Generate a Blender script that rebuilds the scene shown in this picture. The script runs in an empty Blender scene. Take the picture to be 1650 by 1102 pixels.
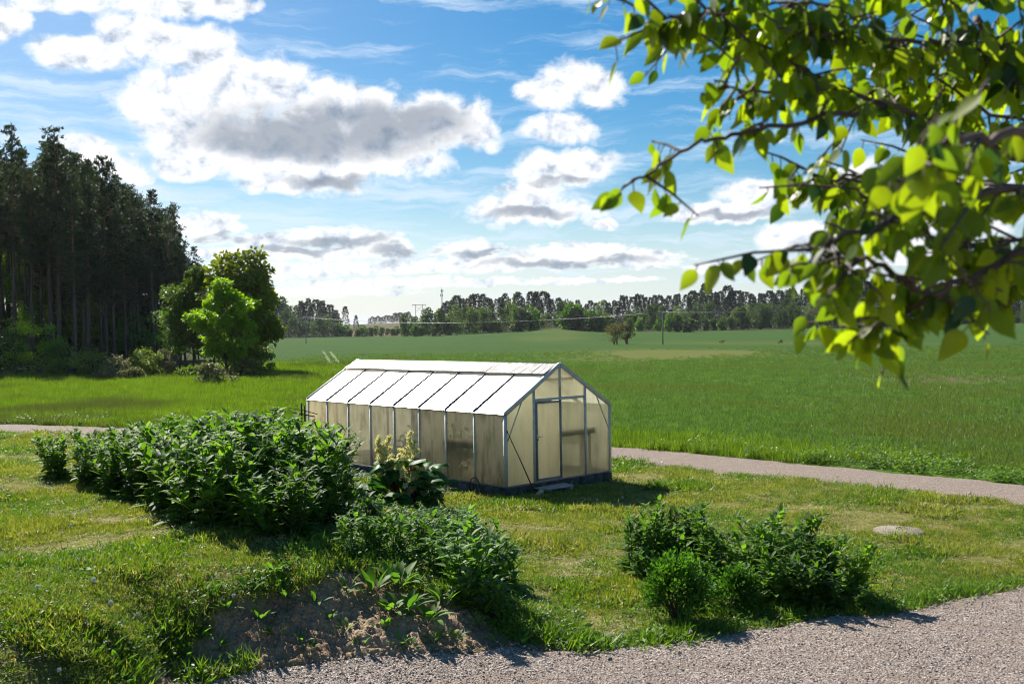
import bpy, math, random
import numpy as np
from mathutils import Vector, Matrix, Euler

R = math.radians
rng = np.random.default_rng(11)
random.seed(11)
scene = bpy.context.scene
COL = scene.collection

# ------------------------------------------------------------------ camera
F, CX, CY = 1604.0, 825.0, 551.0
PIT, ROL, CZ = -0.012, -0.0165, 3.85
CAM = np.array([0.0, 0.0, CZ])
FWD = np.array([0, math.cos(PIT), math.sin(PIT)])
_r0 = np.array([1.0, 0, 0]); _u0 = np.array([0, -math.sin(PIT), math.cos(PIT)])
RGT = math.cos(ROL) * _r0 + math.sin(ROL) * _u0
UPV = -math.sin(ROL) * _r0 + math.cos(ROL) * _u0
cam_data = bpy.data.cameras.new('camera')
cam = bpy.data.objects.new('camera', cam_data); COL.objects.link(cam)
cam.matrix_world = Matrix(((RGT[0], UPV[0], -FWD[0], 0), (RGT[1], UPV[1], -FWD[1], 0),
                           (RGT[2], UPV[2], -FWD[2], CZ), (0, 0, 0, 1)))
cam_data.sensor_width = 36; cam_data.lens = 35
cam_data.clip_end = 8000; cam_data.clip_start = 0.05
cam_data.dof.use_dof = True
cam_data.dof.focus_distance = 23.0
cam_data.dof.aperture_fstop = 7.1
scene.camera = cam

def ray(px, py):
    return FWD + RGT * (px - CX) / F - UPV * (py - CY) / F
def at(px, py, Y):
    d = ray(px, py); return CAM + d * (Y / d[1])
def onz(px, py, z):
    d = ray(px, py); return CAM + d * ((z - CZ) / d[2])
def horizon(px):
    k = -FWD[2] - RGT[2] * (px - CX) / F
    return CY - k * F / UPV[2]

# ------------------------------------------------------------------ light
SUN_AZ, SUN_EL = R(32), R(41)
SUN = np.array([-math.sin(SUN_AZ) * math.cos(SUN_EL), math.cos(SUN_AZ) * math.cos(SUN_EL), math.sin(SUN_EL)])
sl = bpy.data.lights.new('sun', 'SUN'); sl.energy = 5.0; sl.angle = R(0.55); sl.color = (1, 0.95, 0.86)
so = bpy.data.objects.new('sun', sl); COL.objects.link(so)
so.rotation_euler = Vector(-SUN).to_track_quat('-Z', 'Y').to_euler()
scene.view_settings.view_transform = 'Standard'
scene.view_settings.look = 'None'
scene.view_settings.exposure = 1.0
scene.view_settings.gamma = 1.0
scene.cycles.max_bounces = 8
scene.cycles.diffuse_bounces = 3
scene.cycles.glossy_bounces = 2
scene.cycles.transmission_bounces = 5
scene.cycles.transparent_max_bounces = 8
scene.cycles.caustics_reflective = False
scene.cycles.caustics_refractive = False
scene.cycles.sample_clamp_indirect = 4.0
scene.cycles.use_denoising = True
scene.cycles.filter_width = 1.1

# ------------------------------------------------------------------ node helpers
class G:
    """tiny expression builder over a node tree"""
    def __init__(s, nt): s.nt = nt
    def n(s, t, **kw):
        x = s.nt.nodes.new(t)
        for k, v in kw.items(): setattr(x, k, v)
        return x
    def put(s, sock, v):
        if v is None: return
        if hasattr(v, 'links') or isinstance(v, bpy.types.NodeSocket): s.nt.links.new(v, sock)
        else:
            if isinstance(v, (tuple, list)) and len(v) == 3 and len(sock.default_value) == 4: v = (*v, 1)
            sock.default_value = v
    def math(s, op, a, b=None, c=None, clamp=False):
        x = s.n('ShaderNodeMath', operation=op, use_clamp=clamp)
        s.put(x.inputs[0], a); s.put(x.inputs[1], b); s.put(x.inputs[2], c)
        return x.outputs[0]
    def vm(s, op, a, b=None, out=0):
        x = s.n('ShaderNodeVectorMath', operation=op)
        s.put(x.inputs[0], a)
        if b is not None: s.put(x.inputs[1], b)
        return x.outputs[out]
    def noise(s, vec, scale, detail=4, rough=0.55, dist=0.0, color=False, w=None):
        x = s.n('ShaderNodeTexNoise')
        if vec is not None: s.put(x.inputs['Vector'], vec)
        x.inputs['Scale'].default_value = scale; x.inputs['Detail'].default_value = detail
        x.inputs['Roughness'].default_value = rough; x.inputs['Distortion'].default_value = dist
        return x.outputs['Color' if color else 'Fac']
    def ramp(s, fac, stops, interp='LINEAR'):
        x = s.n('ShaderNodeValToRGB'); x.color_ramp.interpolation = interp
        e = x.color_ramp.elements
        while len(e) < len(stops): e.new(0.5)
        for el, (p, c) in zip(e, stops):
            el.position = p
            el.color = (*c, 1) if isinstance(c, (tuple, list)) else (c, c, c, 1)
        s.put(x.inputs[0], fac)
        return x.outputs[0]
    def step(s, v, lo, hi):
        x = s.n('ShaderNodeMapRange', interpolation_type='SMOOTHSTEP')
        s.put(x.inputs[0], v); x.inputs[1].default_value = lo; x.inputs[2].default_value = hi
        return x.outputs[0]
    def mix(s, f, a, b, mode='MIX'):
        x = s.n('ShaderNodeMix', data_type='RGBA', blend_type=mode)
        s.put(x.inputs[0], f); s.put(x.inputs[6], a); s.put(x.inputs[7], b)
        return x.outputs[2]
    def attr(s, name):
        return s.n('ShaderNodeAttribute', attribute_name=name).outputs['Fac']
    def pos(s): return s.n('ShaderNodeNewGeometry').outputs['Position']
    def objco(s): return s.n('ShaderNodeTexCoord').outputs['Object']
    def rnd(s): return s.n('ShaderNodeObjectInfo').outputs['Random']
    def bump(s, h, strength=0.5, dist=0.02):
        x = s.n('ShaderNodeBump'); x.inputs['Strength'].default_value = strength; x.inputs['Distance'].default_value = dist
        s.put(x.inputs['Height'], h); return x.outputs[0]
    def scaled(s, vec, sc): return s.vm('MULTIPLY', vec, sc)

def new_mat(name):
    m = bpy.data.materials.new(name); m.use_nodes = True
    nt = m.node_tree; nt.nodes.clear()
    g = G(nt); g.out = g.n('ShaderNodeOutputMaterial')
    return m, g
def principled(g, col, rough=0.6, metal=0.0, normal=None, spec=0.5):
    p = g.n('ShaderNodeBsdfPrincipled')
    g.put(p.inputs['Base Color'], col); g.put(p.inputs['Roughness'], rough); g.put(p.inputs['Metallic'], metal)
    p.inputs['Specular IOR Level'].default_value = spec
    if normal is not None: g.put(p.inputs['Normal'], normal)
    return p.outputs[0]
def mixsh(g, f, a, b):
    x = g.n('ShaderNodeMixShader'); g.put(x.inputs[0], f); g.put(x.inputs[1], a); g.put(x.inputs[2], b); return x.outputs[0]

def leaf_mat(name, ramp, trans, tfrac=0.4, rough=0.5, spec=0.4, patch=None, patchscale=0.3, vary=0.25, obj=True):
    """foliage: a surface plus light let through; colour varies from leaf clump to clump and from plant to plant"""
    m, g = new_mat(name)
    r = g.rnd()
    n = g.noise(g.objco() if obj else g.pos(), patchscale, 2)
    f = g.math('ADD', g.math('MULTIPLY', n, 0.75), g.math('MULTIPLY', g.math('SUBTRACT', r, 0.5), vary * 2))
    c = g.ramp(f, [(0.2, ramp[0]), (0.45, ramp[1]), (0.75, ramp[2])])
    if patch is not None:
        pn = g.step(g.noise(g.pos(), patch[1], 3), patch[2], patch[3])
        c = g.mix(pn, c, patch[0])
    s = principled(g, c, rough, spec=spec)
    t = g.n('ShaderNodeBsdfTranslucent')
    g.put(t.inputs[0], g.mix(1.0, c, (*trans, 1), 'MULTIPLY'))
    g.nt.links.new(mixsh(g, tfrac, s, t.outputs[0]), g.out.inputs[0])
    return m

def plain(name, col, rough=0.6, metal=0.0, scale=6.0, var=0.25, bump=0.0, stretch=None, spec=0.4):
    m, g = new_mat(name)
    v = g.objco()
    if stretch: v = g.scaled(v, stretch)
    n = g.noise(v, scale, 5, 0.6)
    lo = tuple(c * (1 - var) for c in col); hi = tuple(min(1, c * (1 + var)) for c in col)
    c = g.ramp(n, [(0.3, lo), (0.7, hi)])
    s = principled(g, c, rough, metal, g.bump(n, bump, 0.02) if bump else None, spec)
    g.nt.links.new(s, g.out.inputs[0])
    return m

# ------------------------------------------------------------------ sky with clouds (all in directions, at infinity)
W = bpy.data.worlds.new('World'); scene.world = W; W.use_nodes = True
def build_sky():
    nt = W.node_tree; nt.nodes.clear(); g = G(nt)
    out = g.n('ShaderNodeOutputWorld')
    sky = g.n('ShaderNodeTexSky', sky_type='NISHITA')
    sky.sun_disc = False; sky.sun_elevation = SUN_EL; sky.sun_rotation = -SUN_AZ
    sky.air_density = 1.0; sky.dust_density = 0.6; sky.ozone_density = 2.0
    d = g.n('ShaderNodeTexCoord').outputs['Generated']
    sep = g.n('ShaderNodeSeparateXYZ'); g.put(sep.inputs[0], d)
    az = g.math('ARCTAN2', sep.outputs[0], sep.outputs[1])
    el = g.math('ARCSINE', sep.outputs[2])
    cmb = g.n('ShaderNodeCombineXYZ'); g.put(cmb.inputs[0], az); g.put(cmb.inputs[1], el)
    uv = cmb.outputs[0]
    def ae(px, py):
        q = ray(px, py); q = q / np.linalg.norm(q)
        return math.atan2(q[0], q[1]), math.asin(q[2])
    def field(uvs, blobs, k=0.0):
        acc = None
        for (x, y, rx, ry) in blobs:
            a, e = ae(x, y)
            q = g.vm('MULTIPLY', g.vm('SUBTRACT', uvs, (a, e, 0)), (F / rx, F / ry, 0))
            f = g.vm('DOT_PRODUCT', q, q, 1)
            acc = f if acc is None else g.math('SMOOTH_MIN', acc, f, 0.6)
        return g.math('SUBTRACT', 1.0, acc)
    big = [(300, 78, 90, 36), (140, 88, 80, 26), (215, 60, 60, 40), (275, 165, 90, 55), (400, 140, 130, 55), (560, 175, 130, 50),
           (690, 195, 110, 48), (765, 205, 55, 42), (340, 215, 110, 55), (450, 250, 140, 45), (590, 255, 150, 40),
           (300, 265, 60, 26), (490, 292, 130, 26), (140, 2, 50, 22), (265, 5, 100, 24), (365, 10, 40, 28), (8, 35, 40, 30), (50, -10, 90, 26),
           (408, 16, 27, 14), (150, 255, 70, 30), (210, 285, 40, 22),
           (925, 125, 55, 36), (880, 150, 50, 30), (965, 145, 50, 34), (905, 210, 66, 30), (900, 275, 90, 34), (955, 262, 46, 26),
           (850, 338, 115, 30), (850, 312, 60, 22), (965, 358, 30, 14), (600, 225, 150, 48), (480, 220, 120, 48),
           (1210, 312, 66, 26), (1170, 345, 115, 20), (1400, 300, 130, 45), (1310, 378, 90, 24), (1520, 330, 130, 60), (1480, 400, 120, 30)]
    low = [(540, 384, 125, 22), (430, 392, 70, 20), (335, 366, 66, 30), (610, 398, 70, 20), (760, 404, 75, 20), (930, 408, 130, 22),
           (1040, 418, 80, 18), (500, 410, 260, 13), (840, 424, 240, 14), (640, 432, 330, 14), (700, 455, 320, 9), (1200, 430, 120, 11), (520, 470, 180, 9),
           (940, 452, 150, 7), (1400, 420, 130, 14), (400, 440, 160, 12)]
    dark = [(540, 212, 215, 46), (440, 228, 130, 34), (640, 195, 120, 26), (540, 297, 80, 10), (545, 388, 90, 10), (655, 402, 60, 8), (790, 408, 60, 8), (860, 345, 80, 9), (350, 385, 50, 9), (915, 424, 150, 8), (1190, 350, 80, 7), (470, 400, 60, 7),
            (905, 290, 60, 8)]
    nb = g.vm('SUBTRACT', g.noise(g.scaled(uv, (1, 1.25, 1)), 26, 4, 0.5, color=True), (0.5, 0.5, 0.5))
    wuv = g.vm('ADD', uv, g.vm('MULTIPLY', nb, (0.036, 0.028, 0)))
    ns = g.vm('SUBTRACT', g.noise(g.scaled(uv, (1, 2.0, 1)), 45, 5, 0.6, color=True), (0.5, 0.5, 0.5))
    wuv2 = g.vm('ADD', uv, g.vm('MULTIPLY', ns, (0.05, 0.014, 0)))
    fb1 = g.noise(g.scaled(uv, (1, 1.2, 1)), 34, 9, 0.6, 0.3)
    fb2 = g.noise(g.scaled(uv, (1, 2.6, 1)), 50, 7, 0.6)
    d1 = g.math('ADD', field(wuv, big), g.math('MULTIPLY', g.math('SUBTRACT', fb1, 0.49), 1.7))
    d2 = g.math('ADD', field(wuv2, low), g.math('MULTIPLY', g.math('SUBTRACT', fb2, 0.52), 2.0))
    a1 = g.step(d1, -0.08, 0.72); a2 = g.math('MULTIPLY', g.step(d2, 0.0, 0.7), 0.94)
    cum = g.math('MAXIMUM', a1, a2)
    # relief: noise difference towards the sun
    fo = g.noise(g.scaled(g.vm('ADD', uv, (-0.006, 0.012, 0)), (1, 1.2, 1)), 34, 7, 0.56, 0.3)
    rel = g.math('SUBTRACT', fb1, fo)
    dk = g.step(g.math('ADD', field(wuv, dark), g.math('MULTIPLY', g.math('SUBTRACT', fb1, 0.5), 0.45)), -0.6, 0.9)
    dk = g.math('MULTIPLY', dk, g.step(g.math('MAXIMUM', d1, g.math('ADD', d2, 0.1)), 0.15, 0.95))
    thick = g.step(d1, 0.5, 1.5)
    shade = g.math('SUBTRACT', g.math('ADD', 0.97, g.math('MULTIPLY', rel, 1.7)), g.math('MULTIPLY', thick, 0.10))
    shade = g.math('MINIMUM', g.math('MAXIMUM', shade, 0.55), 1.12)
    white = g.mix(1.0, g.ramp(shade, [(0.0, (0.0, 0.0, 0.0)), (0.55, (0.40, 0.46, 0.55)), (0.8, (0.74, 0.79, 0.86)), (1.0, (1, 1, 1))]), (0.57, 0.57, 0.58, 1), 'MULTIPLY')
    ccol = g.mix(g.math('MULTIPLY', dk, 0.76), white, (0.105, 0.135, 0.18, 1))
    # thin high veils
    cir = g.noise(g.scaled(g.vm('ADD', uv, g.vm('MULTIPLY', nb, (0.05, 0.02, 0))), (1.0, 9.0, 1)), 5.5, 7, 0.62)
    lowveil = g.step(el, 0.30, 0.0)
    leftveil = g.math('MULTIPLY', g.step(az, -0.12, -0.42), g.step(el, 0.34, 0.16))
    amt = g.math('ADD', g.math('MULTIPLY', lowveil, 0.15), g.math('MULTIPLY', leftveil, 0.10))
    veil = g.math('MULTIPLY', g.step(g.math('ADD', cir, amt), 0.50, 0.78), 0.78)
    hz = g.math('MULTIPLY', g.step(el, 0.15, -0.01), 0.66)
    hs = g.n('ShaderNodeHueSaturation'); hs.inputs['Saturation'].default_value = 1.65; hs.inputs['Hue'].default_value = 0.494
    hs.inputs['Value'].default_value = 1.0
    g.put(hs.inputs['Color'], sky.outputs[0])
    b_sky = g.n('ShaderNodeBackground'); g.put(b_sky.inputs[0], hs.outputs[0]); b_sky.inputs[1].default_value = SKY
    b_veil = g.n('ShaderNodeBackground'); b_veil.inputs[0].default_value = (0.39, 0.46, 0.54, 1); b_veil.inputs[1].default_value = 1.0
    b_cl = g.n('ShaderNodeBackground'); g.put(b_cl.inputs[0], ccol); b_cl.inputs[1].default_value = 1.0
    s1 = mixsh(g, g.math('MAXIMUM', veil, hz), b_sky.outputs[0], b_veil.outputs[0])
    s2 = mixsh(g, cum, s1, b_cl.outputs[0])
    nt.links.new(s2, out.inputs[0])
SKY = 0.05
build_sky()
W.cycles.sampling_method = 'MANUAL'; W.cycles.sample_map_resolution = 512

# ------------------------------------------------------------------ mesh helpers
def sstep(x, a, b):
    t = np.clip((np.asarray(x, float) - a) / (b - a), 0, 1); return t * t * (3 - 2 * t)
def _hash(ix, iy, s):
    h = (ix.astype(np.int64) * 374761393 + iy.astype(np.int64) * 668265263 + s * 974634777) & 0x7fffffff
    h = ((h ^ (h >> 13)) * 1274126177) & 0x7fffffff
    return ((h ^ (h >> 16)) & 0xffff) / 65535.0
def vnoise(x, y, s=0):
    x = np.asarray(x, float); y = np.asarray(y, float)
    ix = np.floor(x); iy = np.floor(y); fx = x - ix; fy = y - iy
    fx = fx * fx * (3 - 2 * fx); fy = fy * fy * (3 - 2 * fy)
    a = _hash(ix, iy, s); b = _hash(ix + 1, iy, s); c = _hash(ix, iy + 1, s); d = _hash(ix + 1, iy + 1, s)
    return (a * (1 - fx) + b * fx) * (1 - fy) + (c * (1 - fx) + d * fx) * fy
def fbm(x, y, oct=4, s=0):
    v = 0; a = 0.5; t = 0
    for i in range(oct):
        v = v + a * vnoise(x * 2 ** i + 17.3 * i, y * 2 ** i - 9.1 * i, s + i); t += a; a *= 0.5
    return v / t

def mesh_from(name, V, faces, mats, midx=None, smooth=False, attrs=None):
    """faces: list of int arrays (n,3) or (n,4)"""
    me = bpy.data.meshes.new(name)
    V = np.asarray(V, np.float32).reshape(-1, 3)
    faces = [np.asarray(f, np.int32) for f in faces if len(f)]
    loops = np.concatenate([f.ravel() for f in faces])
    tot = np.concatenate([np.full(len(f), f.shape[1], np.int32) for f in faces])
    st = np.concatenate([[0], np.cumsum(tot)[:-1]]).astype(np.int32)
    me.vertices.add(len(V)); me.vertices.foreach_set('co', V.ravel())
    me.loops.add(len(loops)); me.loops.foreach_set('vertex_index', loops)
    me.polygons.add(len(tot)); me.polygons.foreach_set('loop_start', st); me.polygons.foreach_set('loop_total', tot)
    for m in mats: me.materials.append(m)
    if midx is not None: me.polygons.foreach_set('material_index', np.asarray(midx, np.int32))
    if smooth: me.polygons.foreach_set('use_smooth', np.ones(len(tot), bool))
    if attrs:
        for k, v in attrs.items():
            a = me.attributes.new(k, 'FLOAT', 'POINT'); a.data.foreach_set('value', np.asarray(v, np.float32))
    me.update(calc_edges=True)
    return me

class MB:
    """collects shapes for one mesh"""
    def __init__(s): s.V = []; s.Q = []; s.T = []; s.mq = []; s.mt = []; s.n = 0
    def add(s, V, Q=None, T=None, m=0):
        V = np.asarray(V, float).reshape(-1, 3)
        if Q is not None and len(Q):
            Q = np.asarray(Q, int).reshape(-1, 4) + s.n; s.Q.append(Q); s.mq.append(np.full(len(Q), m))
        if T is not None and len(T):
            T = np.asarray(T, int).reshape(-1, 3) + s.n; s.T.append(T); s.mt.append(np.full(len(T), m))
        s.V.append(V); s.n += len(V); return s
    def box(s, lo, hi, m=0, M=None):
        x0, y0, z0 = lo; x1, y1, z1 = hi
        V = np.array([(x0, y0, z0), (x1, y0, z0), (x1, y1, z0), (x0, y1, z0), (x0, y0, z1), (x1, y0, z1), (x1, y1, z1), (x0, y1, z1)], float)
        if M is not None: V = V @ np.array(M)[:3, :3].T + np.array(M)[:3, 3]
        return s.add(V, [(0, 3, 2, 1), (4, 5, 6, 7), (0, 1, 5, 4), (1, 2, 6, 5), (2, 3, 7, 6), (3, 0, 4, 7)], m=m)
    def bar(s, a, b, w, h, up=(0, 0, 1), m=0):
        """rectangular bar from a to b, w across, h along up"""
        a = np.array(a, float); b = np.array(b, float); d = b - a; L = np.linalg.norm(d); d /= L
        x = np.cross(d, up); x /= np.linalg.norm(x); y = np.cross(x, d)
        P = []
        for c in (a, b):
            for sx, sy in ((-1, -1), (1, -1), (1, 1), (-1, 1)): P.append(c + x * w / 2 * sx + y * h / 2 * sy)
        return s.add(P, [(0, 1, 2, 3), (7, 6, 5, 4), (0, 4, 5, 1), (1, 5, 6, 2), (2, 6, 7, 3), (3, 7, 4, 0)], m=m)
    def tube(s, pts, rad, n=6, m=0, cap=True):
        pts = np.asarray(pts, float); k = len(pts); rad = np.broadcast_to(np.asarray(rad, float), (k,))
        t = np.gradient(pts, axis=0); t /= np.linalg.norm(t, axis=1, keepdims=True) + 1e-9
        ref = np.array([0, 0, 1.0]) if abs(t[0][2]) < 0.9 else np.array([1.0, 0, 0])
        x = np.cross(t, ref); x /= np.linalg.norm(x, axis=1, keepdims=True) + 1e-9; y = np.cross(t, x)
        a = np.linspace(0, 2 * np.pi, n, endpoint=False)
        V = pts[:, None] + rad[:, None, None] * (np.cos(a)[None, :, None] * x[:, None] + np.sin(a)[None, :, None] * y[:, None])
        Q = [(i * n + j, i * n + (j + 1) % n, (i + 1) * n + (j + 1) % n, (i + 1) * n + j) for i in range(k - 1) for j in range(n)]
        T = []
        V = V.reshape(-1, 3)
        if cap:
            V = np.vstack([V, pts[:1], pts[-1:]])
            T = [(k * n, (j + 1) % n, j) for j in range(n)] + [(k * n + 1, (k - 1) * n + j, (k - 1) * n + (j + 1) % n) for j in range(n)]
        return s.add(V, Q, T, m)
    def leaves(s, pos, dirv, nrm, length, width, m=0, fold=0.12):
        """many diamond leaves at once"""
        pos = np.asarray(pos, float); N = len(pos)
        if N == 0: return s
        d = dirv / (np.linalg.norm(dirv, axis=1, keepdims=True) + 1e-9)
        sd = np.cross(d, nrm); sd /= np.linalg.norm(sd, axis=1, keepdims=True) + 1e-9
        up = np.cross(sd, d)
        L = np.broadcast_to(np.asarray(length, float), (N,))[:, None]; Wd = np.broadcast_to(np.asarray(width, float), (N,))[:, None]
        a = pos; b = pos + d * L * 0.45 + sd * Wd / 2 + up * Wd * fold; c = pos + d * L; e = pos + d * L * 0.45 - sd * Wd / 2 + up * Wd * fold
        V = np.stack([a, b, c, e], 1).reshape(-1, 3)
        Q = np.arange(N * 4).reshape(-1, 4)
        return s.add(V, Q, m=m)
    def mesh(s, name, mats, smooth=False):
        V = np.vstack(s.V); fs = []; mi = []
        if s.Q: fs.append(np.vstack(s.Q)); mi.append(np.concatenate(s.mq))
        if s.T: fs.append(np.vstack(s.T)); mi.append(np.concatenate(s.mt))
        if not isinstance(mats, (list, tuple)): mats = [mats]
        return mesh_from(name, V, fs, mats, np.concatenate(mi), smooth)
    def build(s, name, mats, parent=None, smooth=False):
        return link(name, s.mesh(name, mats, smooth), parent)

def link(name, me, parent=None):
    o = bpy.data.objects.new(name, me); COL.objects.link(o)
    if parent is not None: o.parent = parent
    return o
def tag(o, label=None, cat=None, group=None, kind=None):
    if label: o['label'] = label
    if cat: o['category'] = cat
    if group: o['group'] = group
    if kind: o['kind'] = kind
    return o
def thing(name, loc, label, cat, group=None, rz=0.0, sc=1.0):
    o = bpy.data.objects.new(name, None); COL.objects.link(o); o.location = loc; o.rotation_euler = (0, 0, rz)
    o.scale = (sc, sc, sc) if np.isscalar(sc) else sc
    o.empty_display_size = 0.3
    return tag(o, label, cat, group)
def place(proto, name, loc, label, cat, group=None, rz=0.0, sc=1.0, tilt=(0, 0)):
    """proto: list of (part name, mesh); one entry named '' makes a single-mesh thing"""
    if len(proto) == 1:
        o = link(name, proto[0][1]); o.location = loc
        tag(o, label, cat, group)
        o.scale = (sc, sc, sc) if np.isscalar(sc) else sc
    else:
        o = thing(name, loc, label, cat, group, 0, sc)
        for pn, me in proto: link(pn, me, o)
    o.rotation_euler = (tilt[0], tilt[1], rz)
    return o
def unit(v): return v / (np.linalg.norm(v, axis=-1, keepdims=True) + 1e-9)
def rsph(n): return unit(rng.normal(size=(n, 3)))

def scatter(name, P, rot, scl, idx, sources, kind='stuff', label=None, cat=None):
    """one object: points that carry instances of small source meshes"""
    me = bpy.data.meshes.new(name)
    me.vertices.add(len(P)); me.vertices.foreach_set('co', np.asarray(P, np.float32).ravel())
    a = me.attributes.new('rot', 'FLOAT_VECTOR', 'POINT'); a.data.foreach_set('vector', np.asarray(rot, np.float32).ravel())
    a = me.attributes.new('scl', 'FLOAT', 'POINT'); a.data.foreach_set('value', np.asarray(scl, np.float32))
    a = me.attributes.new('idx', 'INT', 'POINT'); a.data.foreach_set('value', np.asarray(idx, np.int32))
    o = link(name, me)
    c = bpy.data.collections.new(name + '_sources')
    for k, sm in enumerate(sources): c.objects.link(bpy.data.objects.new('%s_source_%02d' % (name, k), sm))
    ng = bpy.data.node_groups.new(name + '_scatter', 'GeometryNodeTree')
    ng.interface.new_socket('Geometry', in_out='INPUT', socket_type='NodeSocketGeometry')
    ng.interface.new_socket('Geometry', in_out='OUTPUT', socket_type='NodeSocketGeometry')
    N, Lk = ng.nodes, ng.links
    gi = N.new('NodeGroupInput'); go = N.new('NodeGroupOutput'); ip = N.new('GeometryNodeInstanceOnPoints')
    ci = N.new('GeometryNodeCollectionInfo'); ci.inputs['Collection'].default_value = c
    ci.inputs['Separate Children'].default_value = True; ci.inputs['Reset Children'].default_value = True
    def na(nm, t):
        x = N.new('GeometryNodeInputNamedAttribute'); x.data_type = t; x.inputs['Name'].default_value = nm; return x.outputs['Attribute']
    er = N.new('FunctionNodeEulerToRotation'); Lk.new(na('rot', 'FLOAT_VECTOR'), er.inputs[0])
    Lk.new(gi.outputs[0], ip.inputs['Points']); Lk.new(ci.outputs[0], ip.inputs['Instance'])
    ip.inputs['Pick Instance'].default_value = True
    Lk.new(na('idx', 'INT'), ip.inputs['Instance Index']); Lk.new(er.outputs[0], ip.inputs['Rotation']); Lk.new(na('scl', 'FLOAT'), ip.inputs['Scale'])
    Lk.new(ip.outputs[0], go.inputs[0])
    md = o.modifiers.new('scatter', 'NODES'); md.node_group = ng
    return tag(o, label, cat, None, kind)

# ------------------------------------------------------------------ terrain
CTRL = [  # photo point and height it lies at
    (1650, 1100, .0), (1300, 1100, .08), (900, 1100, .18), (400, 1100, .33), (1000, 1045, .12), (1300, 1005, .07), (1650, 950, .0), (650, 1066, .30), (850, 1052, .20),
    (250, 1088, .40), (450, 1070, .36), (330, 968, .92), (480, 935, .98), (600, 908, .92), (740, 948, .62), (860, 1012, .26), (540, 985, .68), (420, 1010, .66), (680, 1000, .52),
    (0, 1098, .92), (90, 1098, .82), (170, 1085, .62), (120, 1050, .95), (200, 1005, 1.0), (0, 900, 1.1), (250, 900, 1.15), (420, 885, 1.15), (560, 862, 1.0), (100, 775, 1.1), (0, 755, 1.05), (300, 840, 1.15),
    (640, 822, .35), (700, 880, .5), (850, 975, .15), (1000, 900, .05), (1448, 858, 0), (1200, 800, 0), (1090, 955, .06), (1250, 985, .07), (800, 830, .05), (900, 900, .08), (700, 830, .2)]
_P = [onz(a, b, z) for a, b, z in CTRL]
_P += [np.array(p, float) for p in [(-8, 22, .75), (-5, 22, .2), (-12, 25, .5), (-10, 32, 0.05), (-20, 30, .3), (-20, 20, .9), (-25, 40, 0), (-15, 38, 0), (0, 35, 0), (10, 30, -.05), (20, 20, -.1),
        (15, 14, 0), (25, 30, 0), (-14, 10, 1.0), (-14, 2, .8), (-7, 4, .6), (-4.4, 6.5, .4), (-3.2, 8.5, .36), (-3.5, 5, .3), (0, 5, .15), (5, 5, .1), (14, 4, 0), (0, -6, .2), (-14, -8, .5), (14, -8, .1), (-30, 10, .8), (30, 5, 0),
        (-30, 50, 0), (-10, 50, 0), (10, 50, 0), (30, 50, 0), (-.2, 23, 0), (2.5, 25.5, -.03), (-6, 29.4, 0), (-3.4, 32, 0), (-1, 21, 0), (3, 22, 0), (-3.5, 25.5, 0), (-50, 30, .3), (45, 25, 0), (-45, 0, .6), (40, -8, .1)]]
_P = np.array(_P)
def _phi(r2): return 0.5 * r2 * np.log(r2 + 1e-12)
_K = _phi(((_P[:, None, :2] - _P[None, :, :2]) ** 2).sum(-1)) + np.eye(len(_P)) * 0.05
_A = np.zeros((len(_P) + 3,) * 2); _A[:-3, :-3] = _K
_A[:-3, -3] = 1; _A[:-3, -2:] = _P[:, :2]; _A[-3:, :-3] = _A[:-3, -3:].T
_cf = np.linalg.solve(_A, np.r_[_P[:, 2], 0, 0, 0])
def T0(x, y):
    x = np.asarray(x, float); y = np.asarray(y, float); sh = x.shape
    x = x.ravel(); y = y.ravel(); z = np.empty_like(x)
    for i in range(0, len(x), 20000):
        xx = np.clip(x[i:i + 20000], -55, 55); yy = np.clip(y[i:i + 20000], -12, 55)
        r2 = (xx[:, None] - _P[None, :, 0]) ** 2 + (yy[:, None] - _P[None, :, 1]) ** 2
        z[i:i + 20000] = _phi(r2) @ _cf[:-3] + _cf[-3] + xx * _cf[-2] + yy * _cf[-1]
    x_, y_ = x, y
    w = 1 - sstep(np.hypot(x_, y_), 34, 55)
    z = z * w
    t = x_ / np.maximum(y_, 1)
    far = sstep(y_, 240, 520) * np.interp(t, [-.6, -.3, -.1, 0.03, .1, .2, .3, .5], [3, 1.2, 1.3, 3.4, 2.8, 2.0, 2.4, 3.4])
    far = far + 1.3 * np.exp(-(((t - .045) / .03) ** 2)) * sstep(y_, 330, 450)
    far = far + sstep(y_, 520, 1400) * np.interp(t, [-.6, -.25, -.17, -.11, -.02, .1, .5], [8, 8, 13, 15, 12, 14, 20])
    hill = sstep(-t, .33, .55) * sstep(y_, 80, 150) * 9
    return (z + far + hill).reshape(sh)
def T(x, y):
    """terrain with the unevenness of the lawn and the soil"""
    x = np.asarray(x, float); y = np.asarray(y, float)
    d = np.hypot(x, y)
    n = (fbm(x * .8, y * .8, 3, 3) - .5) * .10 + (fbm(x * 4, y * 4, 2, 5) - .5) * .03
    return T0(x, y) + n * (1 - sstep(d, 30, 60)) + (fbm(x * .05, y * .05, 2, 9) - .5) * .6 * sstep(d, 50, 120)

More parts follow.
